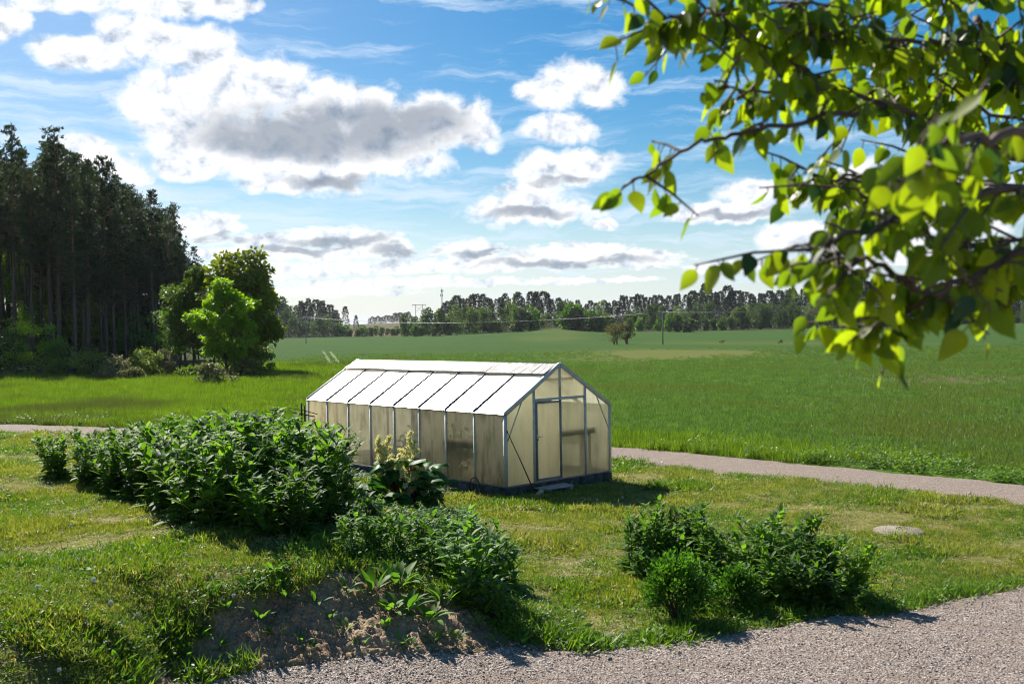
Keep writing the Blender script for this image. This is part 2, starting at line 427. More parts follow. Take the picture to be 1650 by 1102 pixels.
# edge of the gravel yard in world coordinates: y of the edge for each x
_yb = [onz(a, b, z) for a, b, z in [(300, 1086, .39), (450, 1072, .36), (600, 1062, .32), (760, 1052, .25), (870, 1047, .17), (1000, 1041, .12), (1090, 1032, .1), (1180, 1017, .08), (1300, 998, .07), (1440, 981, .05), (1550, 962, .03), (1650, 943, .0)]]
YBX = np.array([-9, -5, -4.2, -3.75, -3.6] + [p[0] for p in _yb] + [9.5, 14, 22]); YBY = np.array([-12, -8, 2, 7, 9.3] + [p[1] for p in _yb] + [14.6, 16.5, 18])
def yb(x): return np.interp(x, YBX, YBY) + (fbm(np.asarray(x) * 1.3, np.asarray(x) * 0, 3, 21) - .5) * .5
# soil bank: a polygon in photo space put on the terrain
BANK = np.array([(300, 1125), (215, 1125), (215, 1092), (250, 1062), (335, 1000), (400, 975), (480, 952), (540, 925), (600, 922), (660, 945), (760, 985), (850, 1028), (900, 1048), (760, 1056), (600, 1066), (450, 1078), (300, 1092)], float)
def topix(x, y, z):
    v = np.stack([x, y, z - CZ], -1); w = v @ FWD
    return CX + F * (v @ RGT) / w, CY - F * (v @ UPV) / w
def inpoly(px, py, poly):
    c = np.zeros(px.shape, bool); n = len(poly)
    for i in range(n):
        x0, y0 = poly[i]; x1, y1 = poly[(i + 1) % n]
        if y0 == y1: continue
        c ^= ((y0 > py) != (y1 > py)) & (px < (x1 - x0) * (py - y0) / (y1 - y0) + x0)
    return c
def polydist(px, py, poly):
    d = np.full(px.shape, 1e9); n = len(poly)
    for i in range(n):
        a = poly[i]; b = poly[(i + 1) % n]; ab = b - a
        t = np.clip(((px - a[0]) * ab[0] + (py - a[1]) * ab[1]) / (ab @ ab), 0, 1)
        d = np.minimum(d, np.hypot(px - a[0] - t * ab[0], py - a[1] - t * ab[1]))
    return np.where(inpoly(px, py, poly), d, -d)
_bw = []
for a, b in BANK:                                    # the bank outline as ground coordinates
    Y = 12.0
    for _ in range(60):
        p = at(a, b, Y); e = p[2] - float(T0(p[0], p[1])); Y += e / 0.45 * 0.35
    _bw.append(at(a, b, Y)[:2])
BANKW = np.array(_bw)
def bare_amount(x, y):
    d = polydist(x, y, BANKW) + (fbm(x * 2.5, y * 2.5, 3, 31) - .5) * .5
    return sstep(d, -.12, .16)
# gravel track
TRK = np.array([(-80, 66), (-50, 54), (-30, 46.2), (-20, 42), (-10, 37.6), (-3, 34.3), (3, 30.9), (7, 27.0), (11.5, 22.4), (15.5, 18.2), (20, 13), (30, 2)], float)
_tt = np.linspace(0, 1, 240)
def _cr(P, n):
    out = []
    Q = np.vstack([2 * P[0] - P[1], P, 2 * P[-1] - P[-2]])
    for i in range(len(P) - 1):
        a, b, c, d = Q[i:i + 4]
        for t in np.linspace(0, 1, n, endpoint=False):
            out.append(.5 * (2 * b + (c - a) * t + (2 * a - 5 * b + 4 * c - d) * t * t + (3 * b - a - 3 * c + d) * t ** 3))
    return np.array(out + [P[-1]])
TRKC = _cr(TRK, 30)
TRKW = 1.32
def track_dist(x, y):
    sh = np.shape(x); x = np.ravel(x); y = np.ravel(y); d = np.full(len(x), 1e9)
    near = (np.hypot(x, y) < 110)
    xi, yi = x[near], y[near]; dn = np.full(len(xi), 1e9)
    for i in range(0, len(TRKC) - 1, 3):
        a = TRKC[i]; b = TRKC[min(i + 3, len(TRKC) - 1)]; ab = b - a
        t = np.clip(((xi - a[0]) * ab[0] + (yi - a[1]) * ab[1]) / (ab @ ab), 0, 1)
        dn = np.minimum(dn, np.hypot(xi - a[0] - t * ab[0], yi - a[1] - t * ab[1]))
    d[near] = dn; return d.reshape(sh)
def track_side(x, y):
    """>0 beyond the track (field side)"""
    return y - np.interp(x, TRK[:, 0], TRK[:, 1])
GH_O = np.array([-.196, 23.01]); GH_YAW = .745; GW, GL = 3.63, 8.66
def gh_local(x, y):
    c, s = math.cos(GH_YAW), math.sin(GH_YAW); dx, dy = x - GH_O[0], y - GH_O[1]
    return dx * c + dy * s, -dx * s + dy * c

def nonuni(lo, hi, a, b, step, grow):
    v = list(np.arange(a, b + 1e-6, step)); s = step
    x = v[-1]
    while x < hi: s *= grow; x += s; v.append(x)
    s = step; x = v[0]; pre = []
    while x > lo: s *= grow; x -= s; pre.append(x)
    return np.array(pre[::-1] + v)
def soil_relief(x, y):
    return (fbm(x * 2.6, y * 2.6, 4, 41) - .5) * .20 + (np.abs(fbm(x * 5, y * 9, 3, 43) - .5)) * -.22 + (fbm(x * 22, y * 22, 3, 45) - .5) * .045
def build_ground():
    gx = np.unique(np.r_[nonuni(-3500, 3500, -11, 13, .10, 1.045), np.arange(-6, 1.2, .025)]); gy = np.unique(np.r_[nonuni(-1200, 4000, 8, 28, .10, 1.035), np.arange(9.2, 13.6, .03)])
    X, Y = np.meshgrid(gx, gy); Z = T(X, Y)
    bare = np.zeros_like(X); k = (np.abs(X) < 14) & (Y > 5) & (Y < 20)
    bare[k] = bare_amount(X[k], Y[k])
    crumb = soil_relief(X, Y)
    Z = Z + bare * crumb * (1 - sstep(np.hypot(X, Y), 20, 25)) 
    td = track_dist(X, Y); Z = Z - .10 * (1 - sstep(td, TRKW - .25, TRKW + .05))
    inside = sstep(yb(X) - Y, -.02, .25) * (np.abs(X) < 24) * (Y > -9)
    Z = Z - .10 * inside
    field = (track_side(X, Y) > 0).astype(float)
    px, py = topix(X, Y, Z)
    ok = Y > 5
    lawnish = 1 - field
    # left of the greenhouse the land beyond the track is meadow, further right it is the sown field
    t = X / np.maximum(Y, 1)
    meadow = field * (1 - sstep(t, -.26, -.17)) * (1 - sstep(Y, 110, 125))
    verge = field * (1 - sstep(td, 3.0, 5.0))
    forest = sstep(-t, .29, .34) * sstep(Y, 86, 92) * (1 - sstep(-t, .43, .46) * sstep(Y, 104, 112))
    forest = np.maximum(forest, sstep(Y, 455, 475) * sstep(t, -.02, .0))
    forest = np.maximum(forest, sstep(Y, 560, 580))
    # pale worn or dry patches in the crop
    def ell(cx, cy, rx, ry):
        return np.exp(-(((px - cx) / rx) ** 2 + ((py - cy) / ry) ** 2) ** 1.5) * ok * (Y > 33)
    nz = fbm(X * .09, Y * .035, 3, 51)
    dry = .9 * ell(1080, 572, 170, 9) + .9 * ell(1130, 567, 110, 3) + .6 * ell(985, 583, 130, 8) + .5 * ell(880, 545, 60, 5) + .45 * ell(1560, 611, 170, 12) + .4 * ell(905, 535, 50, 5) + .35 * ell(1250, 553, 300, 3)
    dry = np.clip(dry * (.35 + 1.3 * nz), 0, 1)
    brown = ell(1560, 612, 170, 9) * (.4 + nz)
    tl = np.interp(px, [1400, 1650], [613, 621]); brown = np.maximum(brown, 1.3 * np.exp(-((py - tl) / 1.6) ** 2) * (px > 1405) * ok * (Y > 33) * (Y < 140))
    clear = sstep(t, -.185, -.165) * (1 - sstep(t, -.10, -.085)) * sstep(Y, 575, 600)
    V = np.stack([X, Y, Z], -1).reshape(-1, 3); nx = len(gx); ny = len(gy)
    i = np.arange(nx * ny).reshape(ny, nx)
    Q = np.stack([i[:-1, :-1], i[:-1, 1:], i[1:, 1:], i[1:, :-1]], -1).reshape(-1, 4)
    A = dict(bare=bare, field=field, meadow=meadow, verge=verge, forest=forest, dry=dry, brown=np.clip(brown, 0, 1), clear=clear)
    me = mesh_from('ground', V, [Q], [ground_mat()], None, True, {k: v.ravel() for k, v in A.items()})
    return tag(link('ground', me), 'uneven lawn, soil bank, meadow and wide green field', kind='structure')
def ground_mat():
    m, g = new_mat('ground_earth_and_turf')
    p = g.pos()
    n1 = g.noise(p, 0.9, 5, 0.6); n2 = g.noise(p, 14, 4, 0.65); n3 = g.noise(p, 0.05, 3)
    lawn = g.ramp(g.math('ADD', g.math('MULTIPLY', n1, .7), g.math('MULTIPLY', n2, .3)), [(0.3, (.085, .085, .026)), (0.5, (.16, .155, .045)), (0.7, (.27, .23, .095))])
    nf = g.noise(g.scaled(p, (1, .45, 1)), 1.6, 6, 0.7)
    crop = g.ramp(g.math('ADD', g.math('MULTIPLY', nf, .8), g.math('MULTIPLY', n3, .25)), [(0.34, (.028, .064, .014)), (0.52, (.043, .086, .020)), (0.72, (.060, .108, .027))])
    meadow = g.ramp(nf, [(0.3, (.050, .100, .016)), (0.7, (.105, .180, .026))])
    soil = g.ramp(g.math('ADD', g.math('MULTIPLY', n1, .5), g.math('MULTIPLY', g.noise(p, 30, 4, .7), .5)), [(0.3, (.10, .062, .038)), (0.5, (.26, .18, .115)), (0.72, (.46, .36, .25))])
    c = g.mix(g.attr('field'), lawn, crop)
    c = g.mix(g.attr('meadow'), c, meadow)
    c = g.mix(g.attr('verge'), c, meadow)
    c = g.mix(g.math('MULTIPLY', g.attr('dry'), .75), c, (.13, .135, .038, 1))
    c = g.mix(g.math('MULTIPLY', g.attr('brown'), .8), c, (.13, .095, .06, 1))
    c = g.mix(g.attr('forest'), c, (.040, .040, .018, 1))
    c = g.mix(g.attr('clear'), c, g.ramp(g.noise(p, .12, 4, .6), [(.35, (.075, .055, .04)), (.5, (.12, .085, .06)), (.62, (.09, .13, .03))]))
    c = g.mix(g.attr('bare'), c, soil)
    h = g.math('ADD', g.math('MULTIPLY', n2, .6), nf)
    g.nt.links.new(principled(g, c, 0.95, normal=g.bump(h, .7, .12), spec=.02), g.out.inputs[0])
    return m
build_ground()

def gravel_mat(name, a, b, c_, dust):
    m, g = new_mat(name)
    p = g.pos()
    vo = g.n('ShaderNodeTexVoronoi', feature='F1'); g.put(vo.inputs['Vector'], p); vo.inputs['Scale'].default_value = 46
    vo2 = g.n('ShaderNodeTexVoronoi', feature='F1'); g.put(vo2.inputs['Vector'], p); vo2.inputs['Scale'].default_value = 105
    sep = g.n('ShaderNodeSeparateColor'); g.put(sep.inputs[0], vo.outputs['Color'])
    sep2 = g.n('ShaderNodeSeparateColor'); g.put(sep2.inputs[0], vo2.outputs['Color'])
    c1 = g.ramp(sep.outputs[0], [(0.1, a), (0.5, b), (0.92, c_)])
    c2 = g.ramp(sep2.outputs[1], [(0.1, a), (0.6, b), (0.95, c_)])
    c = g.mix(g.math('GREATER_THAN', g.noise(p, 9, 2), .5), c1, c2)
    big = g.noise(g.scaled(p, (.35, 1.0, 1)), .8, 4, .6); c1 = g.mix(g.step(big, .35, .65), g.mix(1.0, c1, (.72, .68, .66, 1), 'MULTIPLY'), c1)
    dn = g.step(g.noise(g.scaled(p, (.5, 1.4, 1)), 1.1, 5, .6), .45, .66)
    c = g.mix(g.math('MULTIPLY', dn, .55), c, dust)
    h = g.math('ADD', g.math('MULTIPLY', vo.outputs['Distance'], -1.0), g.math('MULTIPLY', vo2.outputs['Distance'], -.6))
    g.nt.links.new(principled(g, c, .9, normal=g.bump(h, .9, .03), spec=.2), g.out.inputs[0])
    return m
M_GRAVEL = gravel_mat('yard_gravel', (.14, .105, .085), (.32, .255, .215), (.56, .48, .42), (.29, .22, .165, 1))
M_TRACK = gravel_mat('track_gravel', (.17, .125, .10), (.30, .235, .19), (.50, .41, .345), (.29, .22, .17, 1))

def build_yard():
    xs = np.concatenate([np.arange(-9, -6, .25), np.arange(-6, 9.5, .07), np.arange(9.5, 22, .3)])
    k = np.concatenate([[0, .03, .08], np.linspace(.16, 2.2, 30), np.linspace(2.4, 8, 22), np.linspace(9, 22, 10)])
    X = np.repeat(xs[:, None], len(k), 1); Y = yb(xs)[:, None] - k[None]
    Z = T0(X, Y) + .02 + (fbm(X * 1.2, Y * 1.2, 3, 61) - .5) * .05
    Z[:, 0] -= .09; Z[:, 1] -= .03
    i = np.arange(X.size).reshape(X.shape)
    Q = np.stack([i[:-1, :-1], i[:-1, 1:], i[1:, 1:], i[1:, :-1]], -1).reshape(-1, 4)
    Q = Q[:, ::-1]
    tag(link('gravel_yard', mesh_from('gravel_yard', np.stack([X, Y, Z], -1).reshape(-1, 3), [Q], [M_GRAVEL], None, True)), 'loose grey and pink gravel yard in the foreground', kind='structure')
    d = np.gradient(TRKC, axis=0); d = unit(d); nrm = np.stack([-d[:, 1], d[:, 0]], -1)
    ks = np.array([-1.12, -1.03, -.9, -.6, -.3, 0, .3, .6, .9, 1.03, 1.12]) * TRKW
    # subdivide the centre line
    s = np.linspace(0, len(TRKC) - 1, 900); C2 = np.stack([np.interp(s, np.arange(len(TRKC)), TRKC[:, j]) for j in (0, 1)], -1)
    n2 = np.stack([np.interp(s, np.arange(len(TRKC)), nrm[:, j]) for j in (0, 1)], -1)
    wob = 1 + (fbm(s * .25, s * 0, 3, 71) - .5)[:, None] * .30 * (np.abs(ks) > 1)[None]
    Pt = C2[:, None] + n2[:, None] * (ks[None] * wob)[..., None]
    X, Y = Pt[..., 0], Pt[..., 1]
    Z = T0(X, Y) + .03 + (fbm(X, Y, 2, 73) - .5) * .04
    Z[:, 0] -= .12; Z[:, -1] -= .12; Z[:, [1, -2]] -= .03
    i = np.arange(X.size).reshape(X.shape)
    Q = np.stack([i[:-1, :-1], i[1:, :-1], i[1:, 1:], i[:-1, 1:]], -1).reshape(-1, 4)[:, ::-1]
    tag(link('gravel_track', mesh_from('gravel_track', np.stack([X, Y, Z], -1).reshape(-1, 3), [Q], [M_TRACK], None, True)), 'narrow gravel track between lawn and field', kind='structure')
build_yard()

def drop(px, py, guess=15.0):
    """ground point seen at a photo point"""
    d = ray(px, py); Ys = np.geomspace(6, 1500, 3000); P = CAM + d[None] * (Ys / d[1])[:, None]
    below = P[:, 2] < T(P[:, 0], P[:, 1])
    i = int(np.argmax(below)) if below.any() else len(Ys) - 1
    p = P[i]; return np.array([p[0], p[1], float(T(p[0], p[1]))])
def gz(x, y): return float(T(np.array([x]), np.array([y]))[0])
def drops(px, Y):
    p = at(px, 540, Y); return np.array([p[0], p[1], gz(p[0], p[1])])

# ------------------------------------------------------------------ greenhouse
def pane_mat(name, base, tr, thru, dirt, grime=.5, rough=.3, tf=.66):
    """hazy twin-wall plastic: scatters light through, lets a blurred view through, dirt streaks run down"""
    m, g = new_mat(name)
    p = g.objco()
    streak = g.math('ADD', g.math('MULTIPLY', g.noise(g.scaled(p, (3, 3, .55)), 2.0, 5, .6), .55), g.math('MULTIPLY', g.noise(g.scaled(p, (1.3, 1.3, .9)), 1.7, 5, .6), .45))
    cloud = g.noise(p, 1.6, 4, .6)
    sepz = g.n('ShaderNodeSeparateXYZ'); g.put(sepz.inputs[0], p)
    low = g.step(g.math('ADD', sepz.outputs[2], g.math('MULTIPLY', cloud, .9)), 1.15, .45)
    dm = g.math('ADD', g.math('MULTIPLY', g.step(streak, .42, .68), grime), g.math('MULTIPLY', low, grime * .8), clamp=True)
    c = g.mix(dm, base, dirt); tc = g.mix(dm, tr, tuple(x * .5 for x in dirt[:3]) + (1,))
    s = principled(g, c, rough, spec=.4)
    t = g.n('ShaderNodeBsdfTranslucent'); g.put(t.inputs[0], tc)
    rf = g.n('ShaderNodeBsdfRefraction'); g.put(rf.inputs[0], g.mix(dm, (.8, .8, .72, 1), (.25, .21, .14, 1))); rf.inputs['IOR'].default_value = 1.02; rf.inputs['Roughness'].default_value = .17
    a = mixsh(g, tf, s, t.outputs[0]); a = mixsh(g, thru, a, rf.outputs[0])
    g.nt.links.new(a, g.out.inputs[0]); return m
def roof_mat(name, grime):
    m, g = new_mat(name)
    p = g.objco()
    st = g.noise(g.scaled(p, (.7, 7, .7)), 2.6, 6, .68); sp = g.noise(p, 30, 3, .6); cl = g.noise(p, 1.3, 3)
    dm = g.math('MULTIPLY', g.step(g.math('ADD', g.math('MULTIPLY', st, .8), g.math('MULTIPLY', cl, .2)), .50 - .07 * grime, .68 - .1 * grime), grime)
    dm = g.math('MAXIMUM', dm, g.math('MULTIPLY', g.step(sp, .70, .78), .35))
    c = g.mix(dm, (.80, .80, .78, 1), (.13, .085, .06, 1))
    s = principled(g, c, .34, spec=1.0)
    t = g.n('ShaderNodeBsdfTranslucent'); g.put(t.inputs[0], g.mix(dm, (.92, .90, .76, 1), (.25, .18, .12, 1)))
    gl = g.n('ShaderNodeBsdfGlossy'); gl.inputs['Roughness'].default_value = .30; g.put(gl.inputs[0], g.mix(dm, (.9, .9, .9, 1), (.06, .045, .035, 1)))
    a = mixsh(g, .62, s, t.outputs[0]); a = mixsh(g, .14, a, gl.outputs[0])
    g.nt.links.new(a, g.out.inputs[0]); return m
M_ALU = plain('aluminium_frame', (.52, .505, .48), .6, .08, 9, .18)
M_ALUD = plain('weathered_aluminium', (.22, .22, .22), .55, .3, 9, .25)
M_SIDE = pane_mat('dirty_side_plastic', (.36, .32, .24, 1), (.70, .63, .48, 1), .08, (.105, .085, .045, 1), .62)
M_SIDEG = pane_mat('grey_side_plastic', (.36, .335, .28, 1), (.64, .60, .50, 1), .10, (.13, .115, .085, 1), .5)
M_GAB = pane_mat('yellowed_gable_plastic', (.66, .60, .37, 1), (.99, .94, .66, 1), .08, (.26, .22, .12, 1), .16, .3, .86)
M_GABC = pane_mat('clearer_gable_plastic', (.66, .61, .39, 1), (.99, .95, .68, 1), .40, (.26, .23, .13, 1), .2, .3, .84)
M_ROOF = roof_mat('white_roof_plastic', .10); M_VENT = roof_mat('stained_vent_plastic', 1.0)
M_BAR = plain('dark_glazing_bar', (.07, .07, .07), .7, 0, 9, .3)
M_SIDEC = pane_mat('clearer_side_plastic', (.36, .335, .24, 1), (.66, .60, .44, 1), .34, (.13, .11, .06, 1), .35)
M_STONE = plain('dark_foundation_stone', (.060, .054, .046), .95, 0, 7, .6, .8)
M_WOOD = plain('grey_weathered_board', (.34, .33, .33), .8, 0, 5, .25, .3, (1, 9, 9))
M_BROWN = plain('brown_board', (.24, .15, .085), .8, 0, 5, .25, .2, (1, 6, 6))
M_DARKW = plain('dark_stick_wood', (.045, .036, .028), .8, 0, 9, .4)
M_BLACK = plain('black_rubber', (.012, .012, .012), .6)
M_IRONL = plain('bright_lock_metal', (.55, .55, .55), .3, .9)
M_CONC = plain('weathered_concrete', (.20, .165, .13), .9, 0, 5, .3, .35)

GHZ0, GHE, GHR = .2, 1.9, 3.0
gh = thing('greenhouse', (GH_O[0], GH_O[1], 0), 'long plastic greenhouse with white sunlit roof, grey metal frame and yellowed gable', 'greenhouse', None, GH_YAW)
def part(mb, name, mat, parent=gh, label=None, smooth=False):
    o = mb.build(name, mat, parent, smooth)
    if label: o['label'] = label
    return o
def gh_build():
    hw = GW / 2; sl = (GHR - GHE) / hw
    rz = lambda x: GHE + sl * (hw - abs(x - hw))
    f = MB()
    t = .16                                           # rough stone footing, block by block
    def course(a, b, ax):
        s = a
        while s < b - .05:
            e = min(b, s + rng.uniform(.28, .6)); o = rng.uniform(-.012, .03)
            if ax == 0: f.box((s + .004, -.03 - o, -.25), (e - .004, t - .03, GHZ0 - .022 - rng.uniform(0, .012)))
            elif ax == 1: f.box((-.03 - o, s + .004, -.25), (t - .03, e - .004, GHZ0 - .022 - rng.uniform(0, .012)))
            elif ax == 2: f.box((GW - t + .03, s + .004, -.25), (GW + .03 + o, e - .004, GHZ0 - .022 - rng.uniform(0, .012)))
            else: f.box((s + .004, GL - t + .03, -.25), (e - .004, GL + .03 + o, GHZ0 - .022 - rng.uniform(0, .012)))
            s = e
    course(0, GW, 0); course(t, GL - t, 1); course(t, GL - t, 2); course(0, GW, 3)
    part(f, 'foundation', M_STONE)
    sill = MB()
    sill.box((-.012, -.012, GHZ0 - .01), (GW + .012, .05, GHZ0 + .022)).box((-.012, .05, GHZ0 - .01), (.05, GL - .05, GHZ0 + .022))
    sill.box((GW - .05, .05, GHZ0 - .02), (GW + .015, GL - .05, GHZ0 + .03)).box((-.015, GL - .05, GHZ0 - .02), (GW + .015, GL + .015, GHZ0 + .03))
    part(sill, 'sill', M_ALUD)
    for x in (0, GW):
        for y in (0, GL):
            sx = -.02 if x == 0 else -.055; sy = -.02 if y == 0 else -.055
            part(MB().box((x + sx, y + sy, GHZ0 + .03), (x + sx + .075, y + sy + .075, GHE - .02)), 'corner_post', M_ALU)
    n = 8; st = GL / n
    for x, s in ((0, -1), (GW, 1)):
        for i in range(1, n):
            part(MB().box((x - .03, i * st - .024, GHZ0 + .03), (x + .03, i * st + .024, GHE - .03)), 'side_post', M_ALU)
        for i in range(n):
            part(MB().add([(x, i * st, GHZ0 + .02), (x, (i + 1) * st, GHZ0 + .02), (x, (i + 1) * st, GHE - .02), (x, i * st, GHE - .02)], [(0, 1, 2, 3)]), 'wall_pane', M_SIDEC if i == 1 else M_SIDEG if (3 <= i <= 5) else M_SIDE)
        part(MB().box((x - .035, -.03, GHE - .028), (x + .035, GL + .03, GHE + .012)), 'eave_rail', M_ALUD)
    part(MB().box((hw - .04, -.03, GHR - .05), (hw + .04, GL + .03, GHR + .022)), 'ridge_beam', M_ALU)
    # gable ends
    d1, dm, d2, dh = .926, hw, 2.70, 2.17
    for y, front in ((0, True), (GL, False)):
        s = -1 if front else 1
        for xa, xb in ((0, hw), (GW, hw)):
            part(MB().bar((xa, y + s * .012, GHE + .005), (xb, y + s * .012, GHR + .005), .075, .085), 'gable_rafter', M_ALU)
        for x in (d1, d2):
            part(MB().box((x - .03, y - .03, GHZ0 + .03), (x + .03, y + .03, rz(x) - .04)), 'gable_post', M_ALU)
        part(MB().box((dm - .028, y - .026, dh + .03), (dm + .028, y + .026, GHR - .06)), 'king_post', M_ALU)
        part(MB().box((d1 + .03, y - .035, dh - .03), (d2 - .03, y + .035, dh + .03)), 'door_head', M_ALU)
        z0 = GHZ0 + .02
        def pane(pts, m, name='gable_pane'):
            part(MB().add([(px, y, pz) for px, pz in pts], [tuple(range(4))] if len(pts) == 4 else None, [(0, 1, 2)] if len(pts) == 3 else None), name, m)
        pane([(0, z0), (d1, z0), (d1, rz(d1)), (0, GHE)], M_GAB)
        pane([(d2, z0), (GW, z0), (GW, GHE), (d2, rz(d2))], M_GABC if front else M_GAB)
        pane([(d1, dh), (dm, dh), (dm, GHR), (d1, rz(d1))], M_GAB)
        pane([(dm, dh), (d2, dh), (d2, rz(d2)), (dm, GHR)], M_GAB)
        if not front: pane([(d1, z0), (d2, z0), (d2, dh), (d1, dh)], M_GAB)
        else:
            pane([(dm, z0), (d2, z0), (d2, dh), (dm, dh)], M_GABC, 'fixed_pane')
            part(MB().box((dm - .005, y - .022, GHZ0 + .03), (dm + .035, y + .022, dh - .03)), 'door_post', M_ALUD)
            part(MB().bar((.06, -.02, 1.28), (.52, -.02, 2.16), .022, .022), 'brace', M_ALU)
            part(MB().bar((GW - .06, -.02, 1.28), (GW - .52, -.02, 2.16), .022, .022), 'brace', M_ALU)
            part(MB().bar((1.30, .06, 2.64), (GW - 1.30, .06, 2.64), .03, .04), 'collar_tie', M_BROWN)
    # door leaf
    dr = MB(); x0, x1, zb, zt = d1 + .045, dm - .012, GHZ0 + .045, dh - .045
    dr.box((x0, -.05, zb), (x0 + .04, -.012, zt)).box((x1 - .04, -.05, zb), (x1, -.012, zt)).box((x0 + .04, -.05, zt - .04), (x1 - .04, -.012, zt)).box((x0 + .04, -.05, zb), (x1 - .04, -.012, zb + .05))
    door = part(dr, 'door', M_ALUD)
    part(MB().add([(x0 + .02, -.03, zb + .02), (x1 - .02, -.03, zb + .02), (x1 - .02, -.03, zt - .02), (x0 + .02, -.03, zt - .02)], [(0, 1, 2, 3)]), 'door_pane', M_GAB, door)
    h = MB().box((x0 + .002, -.066, 1.20), (x0 + .038, -.05, 1.36)).tube([(x0 + .02, -.066, 1.30), (x0 + .02, -.105, 1.30), (x0 + .09, -.115, 1.305), (x0 + .14, -.105, 1.31)], .011, 8)
    part(h, 'handle', M_IRONL, door)
    part(MB().tube([(x0 + .02, -.067, 1.235), (x0 + .02, -.082, 1.235)], .017, 10), 'lock', M_BLACK, door)
    # roof
    vt = .775                                         # vents fill the slope above this share
    for s in (0, 1):
        X = (lambda k: hw * k) if s == 0 else (lambda k: GW - hw * k)
        nrm = np.array([-sl, 0, 1.0]) if s == 0 else np.array([sl, 0, 1.0]); nrm /= np.linalg.norm(nrm)
        for i in range(n):
            q = [(X(-.02), i * st, rz(0) - .02 * sl * hw), (X(-.02), (i + 1) * st, rz(0) - .02 * sl * hw), (X(vt), (i + 1) * st, rz(X(vt))), (X(vt), i * st, rz(X(vt)))]
            q = np.array(q) + nrm * .022
            part(MB().add(q, [(0, 1, 2, 3) if s else (3, 2, 1, 0)]), 'roof_pane', M_ROOF)
        for i in range(1, n):
            a = np.array((X(-.01), i * st, rz(X(0)))) + nrm * .02; b = np.array((X(vt), i * st, rz(X(vt)))) + nrm * .02
            part(MB().bar(a, b, .036, .05, up=tuple(nrm)), 'glazing_bar', M_BAR)
        for i in range(1, n):
            part(MB().bar((X(.03), i * st, rz(X(.03)) - .03), (X(.97), i * st, rz(X(.97)) - .03), .035, .04), 'rafter', M_ALU)
        part(MB().bar((X(vt), .03, rz(X(vt)) - .012), (X(vt), GL - .03, rz(X(vt)) - .012), .05, .035), 'purlin', M_BLACK)
        for i in range(4):
            y0, y1 = i * 2 * st + .012, (i + 1) * 2 * st - .012
            lift = .055 + .008 * (i % 2)
            a0 = np.array((X(vt - .035), 0, rz(X(vt - .035)))) + nrm * (.03 + lift); a1 = np.array((X(.99), 0, rz(X(.99)))) + nrm * .032
            q = [a0 + (0, y0, 0), a0 + (0, y1, 0), a1 + (0, y1, 0), a1 + (0, y0, 0)]
            v = part(MB().add(q, [(0, 1, 2, 3) if s else (3, 2, 1, 0)]), 'roof_vent', M_VENT)
            fr = MB(); e = nrm * .004
            fr.bar(a0 + (0, y0, 0) - nrm * .022, a0 + (0, y1, 0) - nrm * .022, .03, .034, up=tuple(nrm))
            for yy in (y0 + .012, (y0 + y1) / 2, y1 - .012): fr.bar(a0 + (0, yy, 0) - nrm * .014, a1 + (0, yy, 0) - nrm * .014, .02, .02, up=tuple(nrm))
            part(fr, 'vent_frame', M_ALUD, v)
gh_build()
def ghp(x, y, z):
    c, s = math.cos(GH_YAW), math.sin(GH_YAW)
    return np.array([GH_O[0] + x * c - y * s, GH_O[1] + x * s + y * c, z])
def ghm():
    return Matrix.Translation((GH_O[0], GH_O[1], 0)) @ Matrix.Rotation(GH_YAW, 4, 'Z')
def in_gh(name, mb_parts, label, cat):
    o = thing(name, (GH_O[0], GH_O[1], 0), label, cat, None, GH_YAW)
    for n, mb, m in mb_parts: mb.build(n, m, o)
    return o
# what stands inside and beside it
in_gh('shelf', [('board', MB().box((1.80, .11, 1.30), (3.12, .50, 1.34)), M_BROWN), ('front_edge', MB().box((1.80, .055, 1.22), (3.12, .105, 1.37)), M_BROWN),
                ('leg', MB().box((1.9, .16, 0), (1.96, .22, 1.298)), M_BROWN), ('leg', MB().box((3.02, .16, 0), (3.08, .22, 1.298)), M_BROWN), ('leg', MB().box((1.9, .4, 0), (1.96, .46, 1.298)), M_BROWN), ('leg', MB().box((3.02, .4, 0), (3.08, .46, 1.298)), M_BROWN)],
      'brown wooden shelf blurred behind the clearer pane beside the greenhouse door', 'shelf')
in_gh('potting_bench', [('board', MB().box((.11, 1.12, 1.10), (.62, 2.30, 1.145)), M_BROWN), ('front_edge', MB().box((.055, 1.12, 1.00), (.105, 2.30, 1.17)), M_BROWN), ('leg', MB().box((.3, 1.2, 0), (.36, 1.26, 1.098)), M_BROWN), ('leg', MB().box((.3, 2.22, 0), (.36, 2.28, 1.098)), M_BROWN)],
      'dark plank bench seen as a shadow through the second side pane of the greenhouse', 'bench')
p0 = ghp(.56, -.42, 0); g0 = gz(p0[0], p0[1])
stick = thing('stick', (0, 0, 0), 'thin dark stick leaning against the left corner of the greenhouse gable', 'stick')
MB().tube([ghp(.02, -.075, 1.47), ghp(.28, -.24, .78), (p0[0], p0[1], g0 + .0)], [.011, .013, .016], 7).build('shaft', M_DARKW, stick, True)
MB().tube([ghp(.02, -.075, 1.47), ghp(.0, -.062, 1.53)], [.016, .014], 8).build('grip', M_BLACK, stick, True)
p1 = ghp(.60, -.50, 0); z1 = gz(p1[0], p1[1])
wb = thing('wooden_block', (p1[0], p1[1], z1), 'small pale wooden block on the grass at the foot of the leaning stick', 'wood block', None, R(70))
MB().box((-.17, -.055, .0), (.17, .055, .09), M=Matrix.Rotation(R(-14), 4, 'Y')).build('block', plain('pale_cut_wood', (.42, .33, .22), .8, 0, 6, .2, .2, (1, 8, 8)), wb)
MB().box((-.12, -.05, -.02), (-.05, .05, .02)).build('bark_edge', M_DARKW, wb)
st_ = in_gh('doorstep', [], 'low step of grey weathered boards in front of the greenhouse door', 'step')
